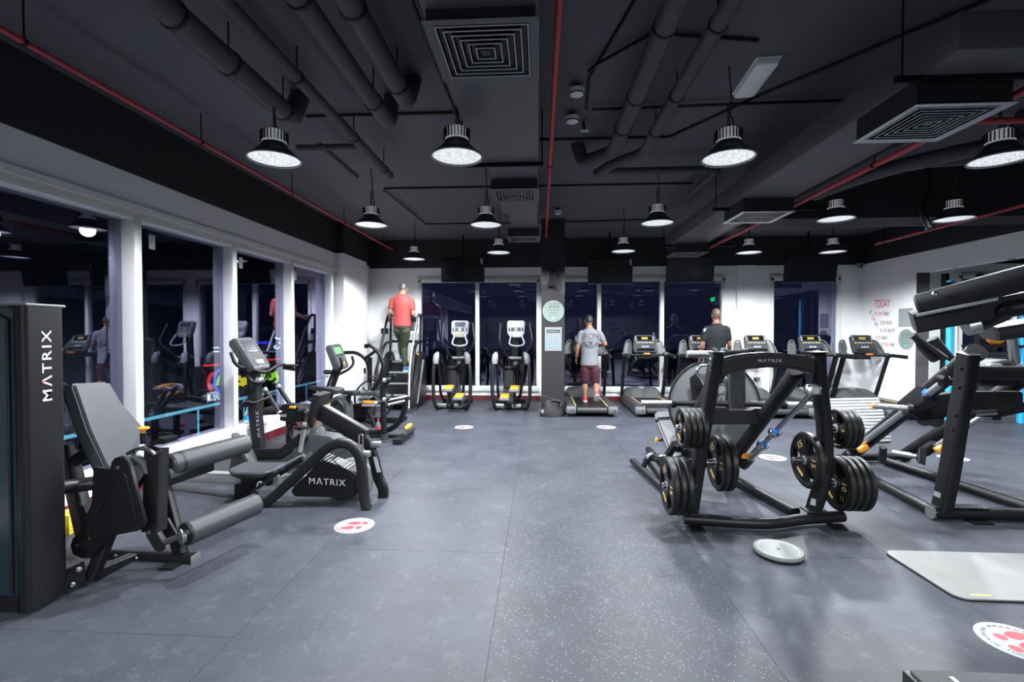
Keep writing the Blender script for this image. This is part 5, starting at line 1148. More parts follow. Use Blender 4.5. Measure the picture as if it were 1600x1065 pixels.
# sled and pads
MB().prism([p(a, b, 4.5) for a, b in ((1420, 642), (1445, 620), (1505, 612), (1600, 612), (1600, 632), (1570, 645), (1500, 650), (1440, 655))], (0, .10, .0)).build('sled_frame', 'frame', T, bevel=.01)
MB().prism([p(a, b, 4.55) for a, b in ((1490, 632), (1600, 628), (1620, 640), (1560, 652), (1500, 650))], (0, .12, 0)).build('sled_plate', 'frame2', T)
for px, py in ((1444, 655), (1462, 657)): MB().cyl(p(px, py, 4.6), p(px, py, 4.75), .06, 16).build('sled_wheel', 'frame', T)
horn(T, p(1362, 633, 4.55), p(1424, 638, 4.45), .026, 'chrome', 'orange'); horn(T, p(1394, 706.5, 4.6), p(1440, 714, 4.45), .025, 'alu'); horn(T, p(1556, 643, 4.3), p(1512, 646, 4.3), .025, 'chrome')
MB().prism([p(1438, 700, 4.38), p(1448, 703, 4.38), p(1446, 727, 4.38), p(1436, 724, 4.38)], (0, .02, 0)).build('horn_bracket', 'satin', T)
MB().sweep([p(1506, 587, 4.55), p(1530, 571, 4.55), p(1555, 567, 4.55), p(1572, 577, 4.55), p(1572, 588, 4.6)], rrect(.26, .08, .03), N=NY).build('shoulder_pad', 'vinyl_dark', T)
MB().box(p(1552, 592, 4.5), (.30, .10, .12), bev=.03).build('pad_mount', 'frame', T); MB().ball(p(1553, 571, 4.4), .06, 12, (1.2, .5, .45)).build('pad_badge', 'mid_plastic', T)
a, b = p(1432, 478, 3.15), p(1700, 408, 2.68)
MB().cyl(a, b, .072, 28, .012).build('roller_pad', 'vinyl_dark', T)
MB().lathe(a, a-b, [(.012, 0), (.012, .006)], 10).build('roller_pin', 'orange', T)
for px, py in ((1461, 459), (1533, 440)): MB().ball(p(px, py, 3.0), .018, 10).build('roller_bolt', 'chrome', T)
MB().bar([p(1426, 503, 3.25), p(1700, 450, 2.85)], .22, .125, N=NY, r=.02).build('shin_pad', 'vinyl_dark', T)
m = MB()
for i in range(3): m.tube([p(1432, 491+i*1.6, 3.08), p(1560, 465+i*1.6, 2.86)], .0035, 5)
m.build('pad_stitching', 'silver', T)
a, b = p(1507, 511, 3.1), p(1528, 505, 3.08)
MB().cyl(a, b, .058, 24, .006).build('handle_cap', 'alu', T)
MB().tube(spline([b, p(1560, 492, 3.0), p(1590, 480, 2.92), p(1690, 478, 2.95)], 5), .050, 16).build('handle_tube', 'frame', T)
MB().bar([p(1545, 520, 3.2), p(1690, 498, 3.05)], .25, .09, N=NY, r=.03).build('hip_pad', 'vinyl_dark', T)
q = p(1690, 490, 3.0); MB().bar([q, V((4.4, fy+.02, .06))], .10, .12, N=NX).build('pad_column', 'frame', T)
for (a1, b1), (a2, b2), yy in (((1425, 523), (1476, 560), 5.3), ((1460, 528), (1492, 566), 5.4), ((1453, 530), (1485, 560), 5.5)):
    MB().cyl(p(a1, b1, yy), p(a2, b2, yy), .035, 12).build('back_handle', 'frame2', T)
MB().prism([p(a, b, 5.3) for a, b in ((1430, 526), (1472, 560), (1460, 566), (1440, 545))], (0, .05, 0)).build('back_gusset', 'frame', T)
MB().cyl(p(1580, 520, 4.4), p(1588, 582, 4.5), .035, 14).build('support_rod', 'alu', T); MB().cyl(p(1585, 568, 4.48), p(1586, 574, 4.49), .045, 14).build('rod_collar', 'light_plastic', T)

MB().prism([p(1508, 550, 4.02), p(1528, 546, 4.02), p(1530, 549, 4.02), p(1510, 553, 4.02)], (0, .02, 0)).build('cap_label', 'yellow', T)
# ================================================================== people
def _eval_remesh(mb, vox, smooth=6):
    me = bpy.data.meshes.new('tmp'); me.from_pydata(mb.v, [], mb.f)
    bm = bmesh.new(); bm.from_mesh(me); bmesh.ops.recalc_face_normals(bm, faces=bm.faces); bm.to_mesh(me); bm.free()
    o = bpy.data.objects.new('tmp', me); COL.objects.link(o)
    r = o.modifiers.new('r', 'REMESH'); r.mode = 'VOXEL'; r.voxel_size = vox; r.use_smooth_shade = True
    if smooth:
        s = o.modifiers.new('s', 'SMOOTH'); s.factor = 0.5; s.iterations = smooth
    dg = bpy.context.evaluated_depsgraph_get(); out = bpy.data.meshes.new_from_object(o.evaluated_get(dg))
    bpy.data.objects.remove(o); bpy.data.meshes.remove(me)
    out.polygons.foreach_set('use_smooth', [True]*len(out.polygons)); return out
def link_mesh(me, name, m, parent):
    me.materials.clear(); me.materials.append(MT[m]); me.name = name
    o = bpy.data.objects.new(name, me); COL.objects.link(o); o.parent = parent; o.matrix_parent_inverse = parent.matrix_basis.inverted(); return o
def limb(mb, pts, rad, n=12, sub=4):
    P = spline(pts, sub); m = len(P); k = len(rad)-1; rs = []
    for i in range(m):
        t = i/(m-1)*k; j = min(int(t), k-1); rs.append(rad[j]+(rad[j+1]-rad[j])*(t-j))
    mb.sweep(P, circ(1.0, n), scales=[(r, r) for r in rs])
    mb.ball(P[0], rs[0]*0.98, 10); mb.ball(P[-1], rs[-1]*0.98, 10)
def hand(mb, wrist, d, palm_n, thumb_dir, s=1.0, curl=0.35):
    """palm and five fingers; d: pointing direction, palm_n: direction the palm faces"""
    d, nn = V(d).normalized(), V(palm_n).normalized(); sd = d.cross(nn).normalized()
    if sd.dot(V(thumb_dir)) < 0: sd = -sd          # sd points to the thumb side
    w_ = V(wrist)
    mb.sweep([w_-d*0.02*s, w_+d*0.03*s, w_+d*0.07*s, w_+d*0.095*s], circ(1, 12), N=sd, scales=[(0.026*s, 0.02*s), (0.034*s, 0.018*s), (0.041*s, 0.016*s), (0.038*s, 0.013*s)])
    for k, ln in enumerate((0.072, 0.08, 0.074, 0.058)):
        b = w_+d*0.088*s+sd*(0.030-0.020*k)*s; q = [b]
        a = 0.0
        for seg in (0.45, 0.32, 0.23):
            a += curl*(1+0.12*k); q.append(q[-1]+(d*math.cos(a)+nn*math.sin(a))*ln*seg*s)
        mb.sweep(q, circ(1, 8), N=sd, scales=[0.0095*s, 0.009*s, 0.0085*s, 0.0065*s])
    b = w_+d*0.03*s+sd*0.032*s; e = (d*0.75+sd*0.6+nn*0.35).normalized()
    mb.sweep([b-sd*0.012*s, b+e*0.03*s, b+e*0.052*s+nn*0.006*s, b+e*0.07*s+nn*0.014*s], circ(1, 8), N=nn, scales=[0.014*s, 0.0115*s, 0.0105*s, 0.007*s])
def shoe(T, heel, toe, m, sole):
    heel, toe = V(heel), V(toe); d = toe-heel; L = d.length; d.normalize(); sd = d.cross(V((0, 0, 1))).normalized(); up = sd.cross(d).normalized()
    def ring(t, w_, h0, h1): return [heel+d*L*t+sd*x*w_+up*(h0+(h1-h0)*z) for x, z in ((-.5, 0), (.5, 0), (.52, .35), (.38, .8), (0.15, 1), (-.15, 1), (-.38, .8), (-.52, .35))]
    o = MB().loft([ring(-0.02, .05, .025, .07), ring(.03, .068, .02, .10), ring(.25, .075, .02, .105), ring(.45, .082, .02, .085), ring(.7, .096, .02, .065), ring(.92, .08, .022, .055), ring(1.0, .045, .028, .045)]).build('shoe', m, T, ang=60)
    MB().loft([ring(-0.035, .05, .0, .026), ring(.03, .075, 0, .026), ring(.4, .085, 0, .024), ring(.7, .104, 0, .024), ring(.93, .085, .004, .026), ring(1.02, .045, .012, .028)]).build('sole', sole, o, ang=60)
    MB().tube([heel+d*L*.35+sd*.02+up*.1, heel+d*L*.45-sd*.022+up*.093, heel+d*L*.52+sd*.024+up*.085, heel+d*L*.6-sd*.026+up*.076], 0.003, 5).build('laces', 'paper', o)
def person(label, J, H, skin, hair, shirt, pants, shoes, sole, short_pants, hair_len, girth=1.0, look=(0, 1, -0.1), sleeve=0.62):
    k = H/1.75; T = thing('person', label, 'person', (J['pel'].x, J['pel'].y, min(J['heel_l'].z, J['heel_r'].z)))
    up = (J['neck']-J['pel']).normalized(); ri = (J['sh_r']-J['sh_l']).normalized(); fw = up.cross(ri).normalized()
    def ring(c, a, b, n=20): return [V(c)+ri*a*k*math.cos(2*math.pi*i/n)+fw*b*k*math.sin(2*math.pi*i/n) for i in range(n)]
    def at(t): return J['pel']+(J['neck']-J['pel'])*t
    B = MB(); g = girth
    B.loft([ring(at(-.16), .10*g, .08*g), ring(at(-.10), .155*g, .105*g), ring(at(.0), .165*g, .11*g), ring(at(.22), .142*g, .098*g), ring(at(.45), .155*g, .105*g), ring(at(.68), .175*g, .112*g), ring(at(.86), .165*g, .09*g), ring(at(.96), .09, .06), ring(at(1.04), .058, .058)])
    ld = V(look).normalized(); hc = J['head']; hz = V((0, 0, 1)); hz = (hz-ld*hz.dot(ld)*0.8).normalized(); hx = ld.cross(hz).normalized(); hy = hz.cross(hx).normalized()
    hr = M4((hx, hy, hz)).transposed()
    limb(B, [at(.97), (at(1.0)+hc)/2+V((0, 0, -.03)), hc-hz*0.05*k], [.062*k, .056*k, .06*k])
    B.ball(hc, 1.0, 20, (.075*k, .096*k, .118*k), hr); B.ball(hc+hr @ V((0, .03, -.06))*k, 1.0, 14, (.055*k, .062*k, .06*k), hr)
    B.ball(hc+hr @ V((0, .102, -.012))*k, 1.0, 10, (.014*k, .02*k, .024*k), hr)
    for s in (-1, 1): B.ball(hc+hr @ V((s*.078, -.004, -.012))*k, 1.0, 10, (.012*k, .022*k, .034*k), hr)
    for s in ('l', 'r'):
        sg = -1 if s == 'l' else 1
        limb(B, [J['sh_'+s]-ri*sg*.03, J['sh_'+s], (J['sh_'+s]+J['el_'+s])/2, J['el_'+s]], [.05*k*g, .058*k*g, .05*k*g, .041*k])
        fa = (J['wr_'+s]-J['el_'+s]); limb(B, [J['el_'+s], J['el_'+s]+fa*.35, J['wr_'+s]], [.041*k, .042*k, .026*k])
        hd = J.get('hd_'+s, fa.normalized()); hand(B, J['wr_'+s], hd, J.get('pn_'+s, -ri*sg), J.get('th_'+s, fw), k)
        limb(B, [J['hip_'+s], (J['hip_'+s]+J['kn_'+s])/2, J['kn_'+s]], [.088*k*g, .078*k*g, .056*k])
        sh_ = J['an_'+s]-J['kn_'+s]; limb(B, [J['kn_'+s], J['kn_'+s]+sh_*.32-fw*.012, J['an_'+s]], [.055*k, .055*k, .036*k])
        limb(B, [J['an_'+s], J['heel_'+s]+(J['toe_'+s]-J['heel_'+s])*.3+V((0, 0, .05))], [.036*k, .03*k])
    body = link_mesh(_eval_remesh(B, 0.0085, 4), 'body', skin, T)
    Sm = MB(); e = .016
    Sm.loft([ring(at(-.07), .172*g+e, .118*g+e), ring(at(.05), .168*g+e, .115*g+e), ring(at(.25), .155*g+e, .108*g+e), ring(at(.45), .162*g+e, .11*g+e), ring(at(.68), .186*g+e, .116*g+e), ring(at(.84), .185*g+e, .098*g+e), ring(at(.955), .095+e, .066+e), ring(at(.985), .066+e, .06+e)])
    for s in ('l', 'r'):
        sg = -1 if s == 'l' else 1; d = J['el_'+s]-J['sh_'+s]
        limb(Sm, [J['sh_'+s]-ri*sg*.06, J['sh_'+s], J['sh_'+s]+d*.5, J['sh_'+s]+d*sleeve], [.052*k*g, .064*k*g, .062*k*g, .060*k*g])
    so = link_mesh(_eval_remesh(Sm, 0.011, 8), 'shirt', shirt, T)
    Pm = MB()
    Pm.loft([ring(at(-.17), .11*g, .09*g), ring(at(-.10), .165*g+.008, .115*g+.01), ring(at(.02), .17*g+.006, .115*g+.008), ring(at(.08), .16*g+.006, .108*g+.006)])
    for s in ('l', 'r'):
        if short_pants: limb(Pm, [J['hip_'+s], (J['hip_'+s]+J['kn_'+s])/2, J['hip_'+s]+(J['kn_'+s]-J['hip_'+s])*.88], [.105*k*g, .102*k*g, .09*k])
        else:
            limb(Pm, [J['hip_'+s], (J['hip_'+s]+J['kn_'+s])/2, J['kn_'+s]], [.105*k*g, .09*k*g, .068*k])
            limb(Pm, [J['kn_'+s], (J['kn_'+s]+J['an_'+s])/2-fw*.01, J['an_'+s]+(J['kn_'+s]-J['an_'+s])*.06], [.068*k, .064*k, .05*k])
    link_mesh(_eval_remesh(Pm, 0.011, 6), 'shorts' if short_pants else 'trousers', pants, T)
    Hm = MB(); Hm.ball(hc+hr @ V((0, -.008, .012))*k, 1.0, 22, ((.079+hair_len)*k, (.100+hair_len)*k, (.116+hair_len)*k), hr)
    Hm.v = [tuple(V(q)) for q in Hm.v]; keep = []
    for f in Hm.f:
        c = sum((V(Hm.v[i]) for i in f), V())/len(f)-hc; lx, ly, lz = c.dot(hx), c.dot(hy), c.dot(hz)
        if lz > (-.045*k if ly < .0 else .03*k+ly*.35): keep.append(f)
    Hm.f = keep; Hm.build('hair', hair, T, ang=80)
    for s in (-1, 1): MB().ball(hc+hr @ V((s*.03, .085, .005))*k, .011*k, 8).build('eye', 'sole', T)
    MB().ball(hc+hr @ V((0, .088, -.055))*k, 1.0, 8, (.024*k, .008*k, .007*k), hr).build('mouth', 'pink_print', T)
    for s in ('l', 'r'): shoe(T, J['heel_'+s], J['toe_'+s], shoes, sole)
    return T, so
def joints(Y, **k):
    out = {}
    for n, v in k.items():
        out[n] = p(v[0], v[1], Y+(v[2] if len(v) > 2 else 0)) if len(v) < 4 else V(v[:3])
    return out
# man in grey on the first treadmill
Y0 = 9.55; dz = 0.172
J = joints(Y0, pel=(921, 567, 0), neck=(921.5, 512, 0.02), head=(920, 501, 0.05), sh_l=(908, 520.5, 0), sh_r=(937, 520.5, 0), el_l=(902.5, 544, 0.0), wr_l=(900.5, 559, 0.10), el_r=(946, 537.5, 0.02), wr_r=(938, 539.5, 0.26),
           hip_l=(914.5, 576, 0), hip_r=(929, 576, 0), kn_l=(914, 597, 0.05), kn_r=(931, 599, 0.06), an_l=(914.5, 620, 0.02), an_r=(932.5, 616, -0.25))
J['heel_l'] = V((J['an_l'].x, J['an_l'].y-.07, dz)); J['toe_l'] = V((J['an_l'].x, J['an_l'].y+.20, dz))
J['heel_r'] = J['an_r']+V((0, -.09, -.01)); J['toe_r'] = V((J['an_r'].x, J['an_r'].y+.10, dz+.01))
J['hd_r'] = V((-.6, .7, 0)); J['pn_r'] = V((-.7, -.5, 0)); J['th_r'] = V((0, 0, 1))
J['pn_l'] = V((1, 0, 0)); J['th_l'] = V((0, 1, 0))
Tg, sg_ = person('man in grey printed t-shirt and maroon shorts running on treadmill', J, 1.73, 'skin', 'hair', 'shirt_grey', 'shorts_maroon', 'shoe_red', 'sole', True, 0.004, 0.98, look=(-.25, 1, -.12))
def print_on(so, items, T, m, nm):
    from mathutils.bvhtree import BVHTree
    dg = None; vs = [so.matrix_basis @ q.co for q in so.data.vertices]; bv = BVHTree.FromPolygons([tuple(q) for q in vs], [tuple(f.vertices) for f in so.data.polygons])
    mb = MB()
    for it in items: it(mb)
    bm = bmesh.new(); me = bpy.data.meshes.new(nm); me.from_pydata(mb.v, [], mb.f); bm.from_mesh(me)
    bmesh.ops.triangulate(bm, faces=bm.faces); bmesh.ops.subdivide_edges(bm, edges=[e for e in bm.edges if e.calc_length() > .02], cuts=2, use_grid_fill=False)
    for q in bm.verts:
        hit = bv.ray_cast(V((q.co.x, q.co.y-1.0, q.co.z)), V((0, 1, 0)))
        if hit[0] is not None: q.co = hit[0]+V((0, -.006, 0))
    bm.to_mesh(me); bm.free(); me.materials.append(MT[m]); o = bpy.data.objects.new(nm, me); COL.objects.link(o); o.parent = T; o.matrix_parent_inverse = T.matrix_basis.inverted()
    return o
cxp = p(922, 531, Y0)
its = [lambda mb: text_mb(mb, 'IRON', p(922.5, 525, Y0-.1), (1, 0, 0), (0, 0, 1), width=0.31, height=0.13, spacing=1.05)]
word = 'PARADISE'
for i, ch in enumerate(word):
    a = R(-58+116*i/(len(word)-1)); cc = p(923, 530, Y0-.1)
    its.append(lambda mb, ch=ch, a=a, cc=cc: text_mb(mb, ch, cc+V((0.15*math.sin(a), 0, -0.15*math.cos(a))), (math.cos(a), 0, math.sin(a)), (-math.sin(a), 0, math.cos(a)), height=0.065))
bull = [(-.05, .035), (-.042, .012), (-.02, .004), (-.022, -.02), (0, -.05), (.022, -.02), (.02, .004), (.042, .012), (.05, .035), (.03, .026), (0, .018), (-.03, .026)]
its.append(lambda mb: mb.add([p(923, 535, Y0-.1)+V((x, 0, z)) for x, z in bull], [(0, 1, 2, 11), (2, 3, 4, 10), (2, 10, 11), (4, 5, 6, 10), (6, 7, 8, 9), (6, 9, 10)]))
pr = print_on(sg_, its, Tg, 'black_print', 'shirt_print')
w0 = J['wr_l']+(J['el_l']-J['wr_l'])*.12; MB().lathe(w0, J['el_l']-J['wr_l'], [(.029, -.012), (.034, -.01), (.034, .012), (.029, .014)], 16).build('wristband', 'black_print', Tg)
# man in black on the third treadmill
Y0 = 9.45; X0 = TMX[2]
def gb(px, py, dy=0): return p(px, py, Y0+dy)
J = dict(pel=gb(1117, 572), neck=gb(1119.5, 504, .02), head=gb(1118.5, 492, .05), sh_l=gb(1103.5, 514.5), sh_r=gb(1135, 514), el_l=gb(1097, 541, -.03), wr_l=gb(1093, 560, .10), el_r=gb(1140, 539, 0), wr_r=gb(1138, 556, .18))
J['hip_l'] = J['pel']+V((-.09, 0, -.08)); J['hip_r'] = J['pel']+V((.09, 0, -.08))
for s, x, dy in (('l', -.10, .12), ('r', .10, -.10)):
    J['kn_'+s] = V((J['pel'].x+x, Y0+dy*.8+.03, .62)); J['an_'+s] = V((J['pel'].x+x, Y0+dy-.02, .27)); J['heel_'+s] = V((J['pel'].x+x, Y0+dy-.08, dz)); J['toe_'+s] = V((J['pel'].x+x, Y0+dy+.2, dz))
J['pn_l'] = V((1, 0, 0)); J['th_l'] = V((0, 1, 0)); J['pn_r'] = V((-1, 0, 0)); J['th_r'] = V((0, 1, 0))
Tb, sb_ = person('man in black t-shirt and shorts walking on treadmill', J, 1.84, 'skin_dark', 'hair_short', 'shirt_black', 'shorts_black', 'shirt_black', 'sole', True, 0.002, 1.06, look=(-.1, 1, -.02))
MB().ball(J['sh_l']+V((-.035, -.055, -.02)), 1.0, 10, (.035, .012, .05)).build('sleeve_badge', 'paper', Tb)
# man in red on the stair climber
Y0 = 9.62
def gb(px, py, dy=0): return p(px, py, Y0+dy)
J = dict(pel=gb(628, 507), neck=gb(629, 458.5, .04), head=gb(631.5, 450, .10), sh_l=gb(614, 469, .02), sh_r=gb(642.5, 470, .02), el_l=gb(609.5, 488, .0), wr_l=gb(609, 496, .24), el_r=gb(646, 491, .0), wr_r=gb(640, 494, .26))
J['hip_l'] = gb(622, 515); J['hip_r'] = gb(634, 515)
J['kn_r'] = gb(631, 542, .08); J['an_r'] = gb(631, 570, .05); J['kn_l'] = gb(624, 538, .20); J['an_l'] = gb(625.5, 557, .26)
J['heel_r'] = V((J['an_r'].x, 9.70, .745)); J['toe_r'] = V((J['an_r'].x+.05, 9.95, .745))
J['heel_l'] = V((J['an_l'].x, 9.93, .957)); J['toe_l'] = V((J['an_l'].x-.01, 10.18, .957))
J['an_r'] = V((J['an_r'].x, 9.75, .84)); J['an_l'] = V((J['an_l'].x, 9.98, 1.05))
J['kn_r'] = V((J['kn_r'].x, 9.75, 1.26)); J['kn_l'] = V((J['kn_l'].x, 9.93, 1.40))
J['pn_l'] = V((0, 0, -1)); J['th_l'] = V((1, 0, 0)); J['pn_r'] = V((0, 0, -1)); J['th_r'] = V((-1, 0, 0))
person('man in red t-shirt and olive trousers climbing the stair machine', J, 1.80, 'skin', 'hair_grey', 'shirt_red', 'pants_olive', 'shoe_blue', 'sole', False, 0.006, 1.0, look=(.2, 1, -.15))
# ================================================================== floor items, signs, bottles, bag
def sticker(q, label, rz=0, r=0.155):
    T = thing('floor_sticker', label, 'floor sign', (q.x, q.y, 0.0), rz, 'round distancing floor stickers'); s_world[0] = False
    MB().lathe((0, 0, 0.0003), (0, 0, 1), [(r, 0), (r, 0.0008)], 48).build('disc', 'paper', T)
    m = MB()
    for sx, dy in ((-.046, .014), (.042, -.014)):
        for (cy, a, b, n) in ((.032, .034, .056, 20), (-.058, .028, .026, 16)):
            m.add([V((sx+a*math.cos(t)*(1.0-.12*math.sin(t)), cy+dy+b*math.sin(t), 0.0018)) for t in [2*math.pi*i/n for i in range(n)]], [tuple(range(n))])
    m.build('footprints', 'pink_print', T, smooth=False)
    m = MB(); tx = 'MAINTAIN SOCIAL DISTANCE'
    for i, ch in enumerate(tx):
        if ch == ' ': continue
        a = R(205+i*9.6); text_mb(m, ch, V((.130*math.cos(a), .130*math.sin(a), 0.0004)), (-math.sin(a), math.cos(a), 0), (-math.cos(a), -math.sin(a), 0), height=.019)
    ar = '\ufe8e\ufed3\ufec6\ufea3 \ufeae\ufee0\ufecb'
    for i in range(7):
        a = R(100+i*13); m.tube([V(((.130+.008*math.sin(k*1.7+i))*math.cos(a+k*.03), (.130+.008*math.sin(k*1.7+i))*math.sin(a+k*.03), 0.0016)) for k in range(6)], .0016, 4)
    m.build('lettering', 'black_print', T, smooth=False)
    s_world[0] = True
sticker(pz(554, 820.5), 'round white floor sticker with red footprints beside rowing machine', R(95))
sticker(pz(725, 667), 'round white floor sticker in front of the elliptical trainers', R(100)); sticker(pz(947, 667), 'round white floor sticker behind the man in grey', R(80))
sticker(pz(1207, 714.5), 'round white floor sticker seen through the squat machine', R(100)); sticker(pz(1489, 715), 'round white floor sticker behind the leg press upright', R(60))
sticker(pz(1592, 1003), 'round white floor sticker nearest the viewer at lower right', R(-80), .165)
# pale disc on the floor
q = pz(1216, 856, .045); T = thing('balance_disc', 'pale grey weight disc lying on the floor by squat machine', 'weight plate', (q.x, q.y, 0)); s_world[0] = False
MB().lathe((0, 0, 0), (0, 0, 1), [(.150, .0), (.157, .008), (.157, .018)], 48).build('rubber_base', 'rubber', T)
MB().lathe((0, 0, 0), (0, 0, 1), [(.157, .019), (.159, .03), (.155, .043), (.132, .044), (.128, .040), (.012, .040), (.012, .02)], 48).build('disc_body', 'disc_grey', T)
MB().lathe((0, 0, 0), (0, 0, 1), [(.126, .0405), (.130, .0425), (.133, .0445), (.136, .0425)], 48, closed=True).build('raised_ring', 'paper', T)
MB().cyl((0, 0, .0405), (0, 0, .042), .011, 14).build('centre_hole', 'black_print', T); s_world[0] = True
# exercise mat
a, b = pz(1378, 862), pz(1497, 939); x0 = (a.x+b.x)/2
T = thing('exercise_mat', 'light grey exercise mat with rounded corners on the floor', 'mat', (x0+.9, (a.y+b.y)/2, 0)); s_world[0] = False
hw, hl = .9, (a.y-b.y)/2
MB().sweep([V((0, 0, 0.0)), V((0, 0, .008))], rrect(2*hw, 2*hl, .07, 6), N=NX).build('mat_base', 'rubber', T, smooth=False)
MB().sweep([V((0, 0, .008)), V((0, 0, .016))], rrect(2*hw-.004, 2*hl-.004, .07, 6), N=NX).build('mat_top', 'mat_grey', T, smooth=False)
m = MB()
for i in range(7): m.box((-hw+.11+.017*i, -hl+.045, .0164), (.012, .014+.006*(i % 2), .001))
m.build('printed_word', 'gold_print', T, smooth=False); s_world[0] = True
# carpeted step box at the lower right corner
q = p(1409, 1041, 1.86); T = thing('step_platform', 'black step platform with grey carpet top at lower right corner', 'step', (q.x+.5, 1.5, 0)); s_world[0] = False
zt_ = q.z
MB().box((0, -.02, zt_/2-.005), (1.0, .76, zt_-.012), bev=.006).build('platform_body', 'frame', T)
MB().box((.006, -.02, zt_-.006), (.975, .735, .012), bev=.004).build('carpet_top', 'carpet', T)
MB().box((-.36, .30, zt_+.0005), (.016, .03, .002)).build('white_mark', 'paper', T, smooth=False); s_world[0] = True
# gym bag at the column
q = pz(862, 650); T = thing('gym_bag', 'slouched dark grey gym bag at the foot of the column', 'bag', (q.x, q.y, 0)); s_world[0] = False
m = MB(); rings = []
for i in range(9):
    t = i/8; z = .30*t; w_ = .215*(1-.35*t*t)+.012*math.sin(9*t); d = .13*(1-.4*t*t)
    rings.append([V((w_*math.cos(a)*(1+.05*math.sin(5*a+6*t)), d*math.sin(a)*(1+.06*math.cos(4*a+4*t)), z*(1+.10*math.cos(a+.6)*t))) for a in [2*math.pi*k/22 for k in range(22)]])
m.loft(rings).build('bag_body', 'bag', T, ang=60)
MB().sweep(spline([(-.18, -.05, .20), (-.20, -.06, .36), (-.10, -.05, .38), (0, -.04, .33), (.12, -.03, .30)], 5), rrect(.03, .012, .004)).build('strap', 'black_print', T)
MB().sweep(spline([(-.02, -.07, .29), (.06, -.09, .31), (.17, -.07, .27), (.14, -.09, .2)], 5), rrect(.07, .03, .01)).build('top_flap', 'bag', T)
MB().box((-.17, -.09, .10), (.05, .02, .07), bev=.006).build('side_tag', 'light_plastic', T); s_world[0] = True
# dark bag on the floor beside the first bike
q = p(386, 715, 4.85); T = thing('sports_bag', 'crumpled black sports bag at the end of the thigh roller', 'bag', (q.x, 4.85, 0)); s_world[0] = False
m = MB(); rings = []
for i in range(10):
    t = i/9; z = .41*t; rings.append([V(((.19-.11*t)*math.cos(a)*(1+.09*math.sin(4*a+7*t))-.07*t, (.14-.07*t)*math.sin(a)*(1+.08*math.cos(3*a+5*t)), z*(1-.18*math.cos(a)*t))) for a in [2*math.pi*k/22 for k in range(22)]])
m.loft(rings).build('bag_body', 'bag', T, ang=60)
MB().sweep(spline([(-.12, -.08, .36), (-.02, -.11, .36), (.09, -.12, .24), (.15, -.12, .08)], 5), rrect(.03, .012, .004)).build('strap', 'black_print', T); s_world[0] = True
# bottles
def bottle(q, label, tint):
    T = thing('water_bottle', label, 'bottle', q); s_world[0] = False
    MB().lathe((0, 0, 0), (0, 0, 1), [(.026, 0), (.031, .006), (.031, .05), (.029, .06), (.031, .07), (.031, .13), (.026, .155), (.013, .18), (.013, .195)], 18).build('bottle_body', 'clear', T)
    MB().lathe((0, 0, 0), (0, 0, 1), [(.0318, .045), (.0318, .10)], 18).build('bottle_label', tint, T); MB().cyl((0, 0, .193), (0, 0, .215), .015).build('cap', 'teal_print' if tint != 'red_print' else 'red_print', T); s_world[0] = True
q = pX(387, 674, XL-.045); bottle((q.x, q.y, .31), 'clear water bottle with blue label on the window sill', 'cyan')
bottle((p(591, 670, 7.2).x, 7.2, 0.0), 'small red-capped bottle on floor by the fan bike', 'red_print')
bottle((p(704, 600, 10.78).x, 10.80, WB_+.12), 'red and white bottle on sill behind left elliptical', 'red_print')
# yellow box
q = p(112, 833, 3.5); T = thing('yellow_box', 'yellow cardboard box on the floor behind the weight tower', 'box', (q.x, 3.5, 0), R(10)); s_world[0] = False
MB().box((0, 0, .075), (.13, .22, .15), bev=.003).build('carton', 'yellow', T); MB().box((.066, 0, .085), (.003, .11, .06)).build('label_panel', 'gold_print', T, smooth=False)
m = MB()
for i in range(4): m.box((.066, 0, .025+.033*i), (.002, .19, .004))
m.build('printed_lines', 'black_print', T, smooth=False); s_world[0] = True
# posters on the column
cc = p(864.5, 486, cyf-.008); T = thing('round_sign', 'round mint sign on the column above the white notice', 'sign', cc); s_world[0] = False
def round_sign(T, rt, r, mm='mint_dark'):
    up = V((0, 0, 1)); rt = V(rt); n = rt.cross(up)
    MB().lathe((0, 0, 0), n, [(r, 0), (r, .004)], 40).build('disc', mm, T)
    m = MB()
    for dx in (-.06, .02, .09):
        c = rt*dx+up*(r*.62); m.tube([c+rt*.025*math.cos(t)+up*.03*math.sin(t)+n*.005 for t in [k*math.pi/5 for k in range(10)]], .003, 4, closed=True); m.tube([c-up*.03+n*.005, c-up*.08+n*.005], .003, 4)
    for i in range(4): text_mb(m, '-- --- - ---- --'[:15-2*i], up*(.07-.05*i)*r/.2, rt, up, width=r*(1.2-.18*i), height=.010, lift=.006)
    m.build('drawing', 'black_print', T, smooth=False)
    MB().box(n*.005-up*r*.6, (.06 if abs(rt.x) > .5 else .003, .003 if abs(rt.x) > .5 else .06, .06)).build('badge', 'teal_print', T, smooth=False)
round_sign(T, (1, 0, 0), .205); s_world[0] = True
cc = p(864.5, 529.5, cyf-.006); T = thing('notice_poster', 'white notice sheet with black heading on the column', 'poster', cc); s_world[0] = False
MB().box((0, 0, 0), (.32, .004, .45)).build('sheet', 'poster', T, smooth=False)
MB().box((0, -.003, .15), (.25, .002, .06)).build('heading_bar', 'black_print', T, smooth=False); m = MB()
for i in range(10): m.box((-.09+.02*i, -.0045, .15), (.012, .001, .026))
m.build('heading_text', 'poster', T, smooth=False)
m = MB()
for r_ in range(2):
    for i in range(4 if r_ else 3):
        c = V((-.105+.07*i*(1 if r_ else 1.5), -.0035, .04-.13*r_)); m.tube([c+V((.02*math.cos(t), 0, .02*math.sin(t))) for t in [k*math.pi/5 for k in range(10)]], .002, 4, closed=True)
        for k in range(2): m.box(c+V((0, 0, -.035-.012*k)), (.05, .002, .004))
m.build('icons', 'teal_print', T, smooth=False); s_world[0] = True
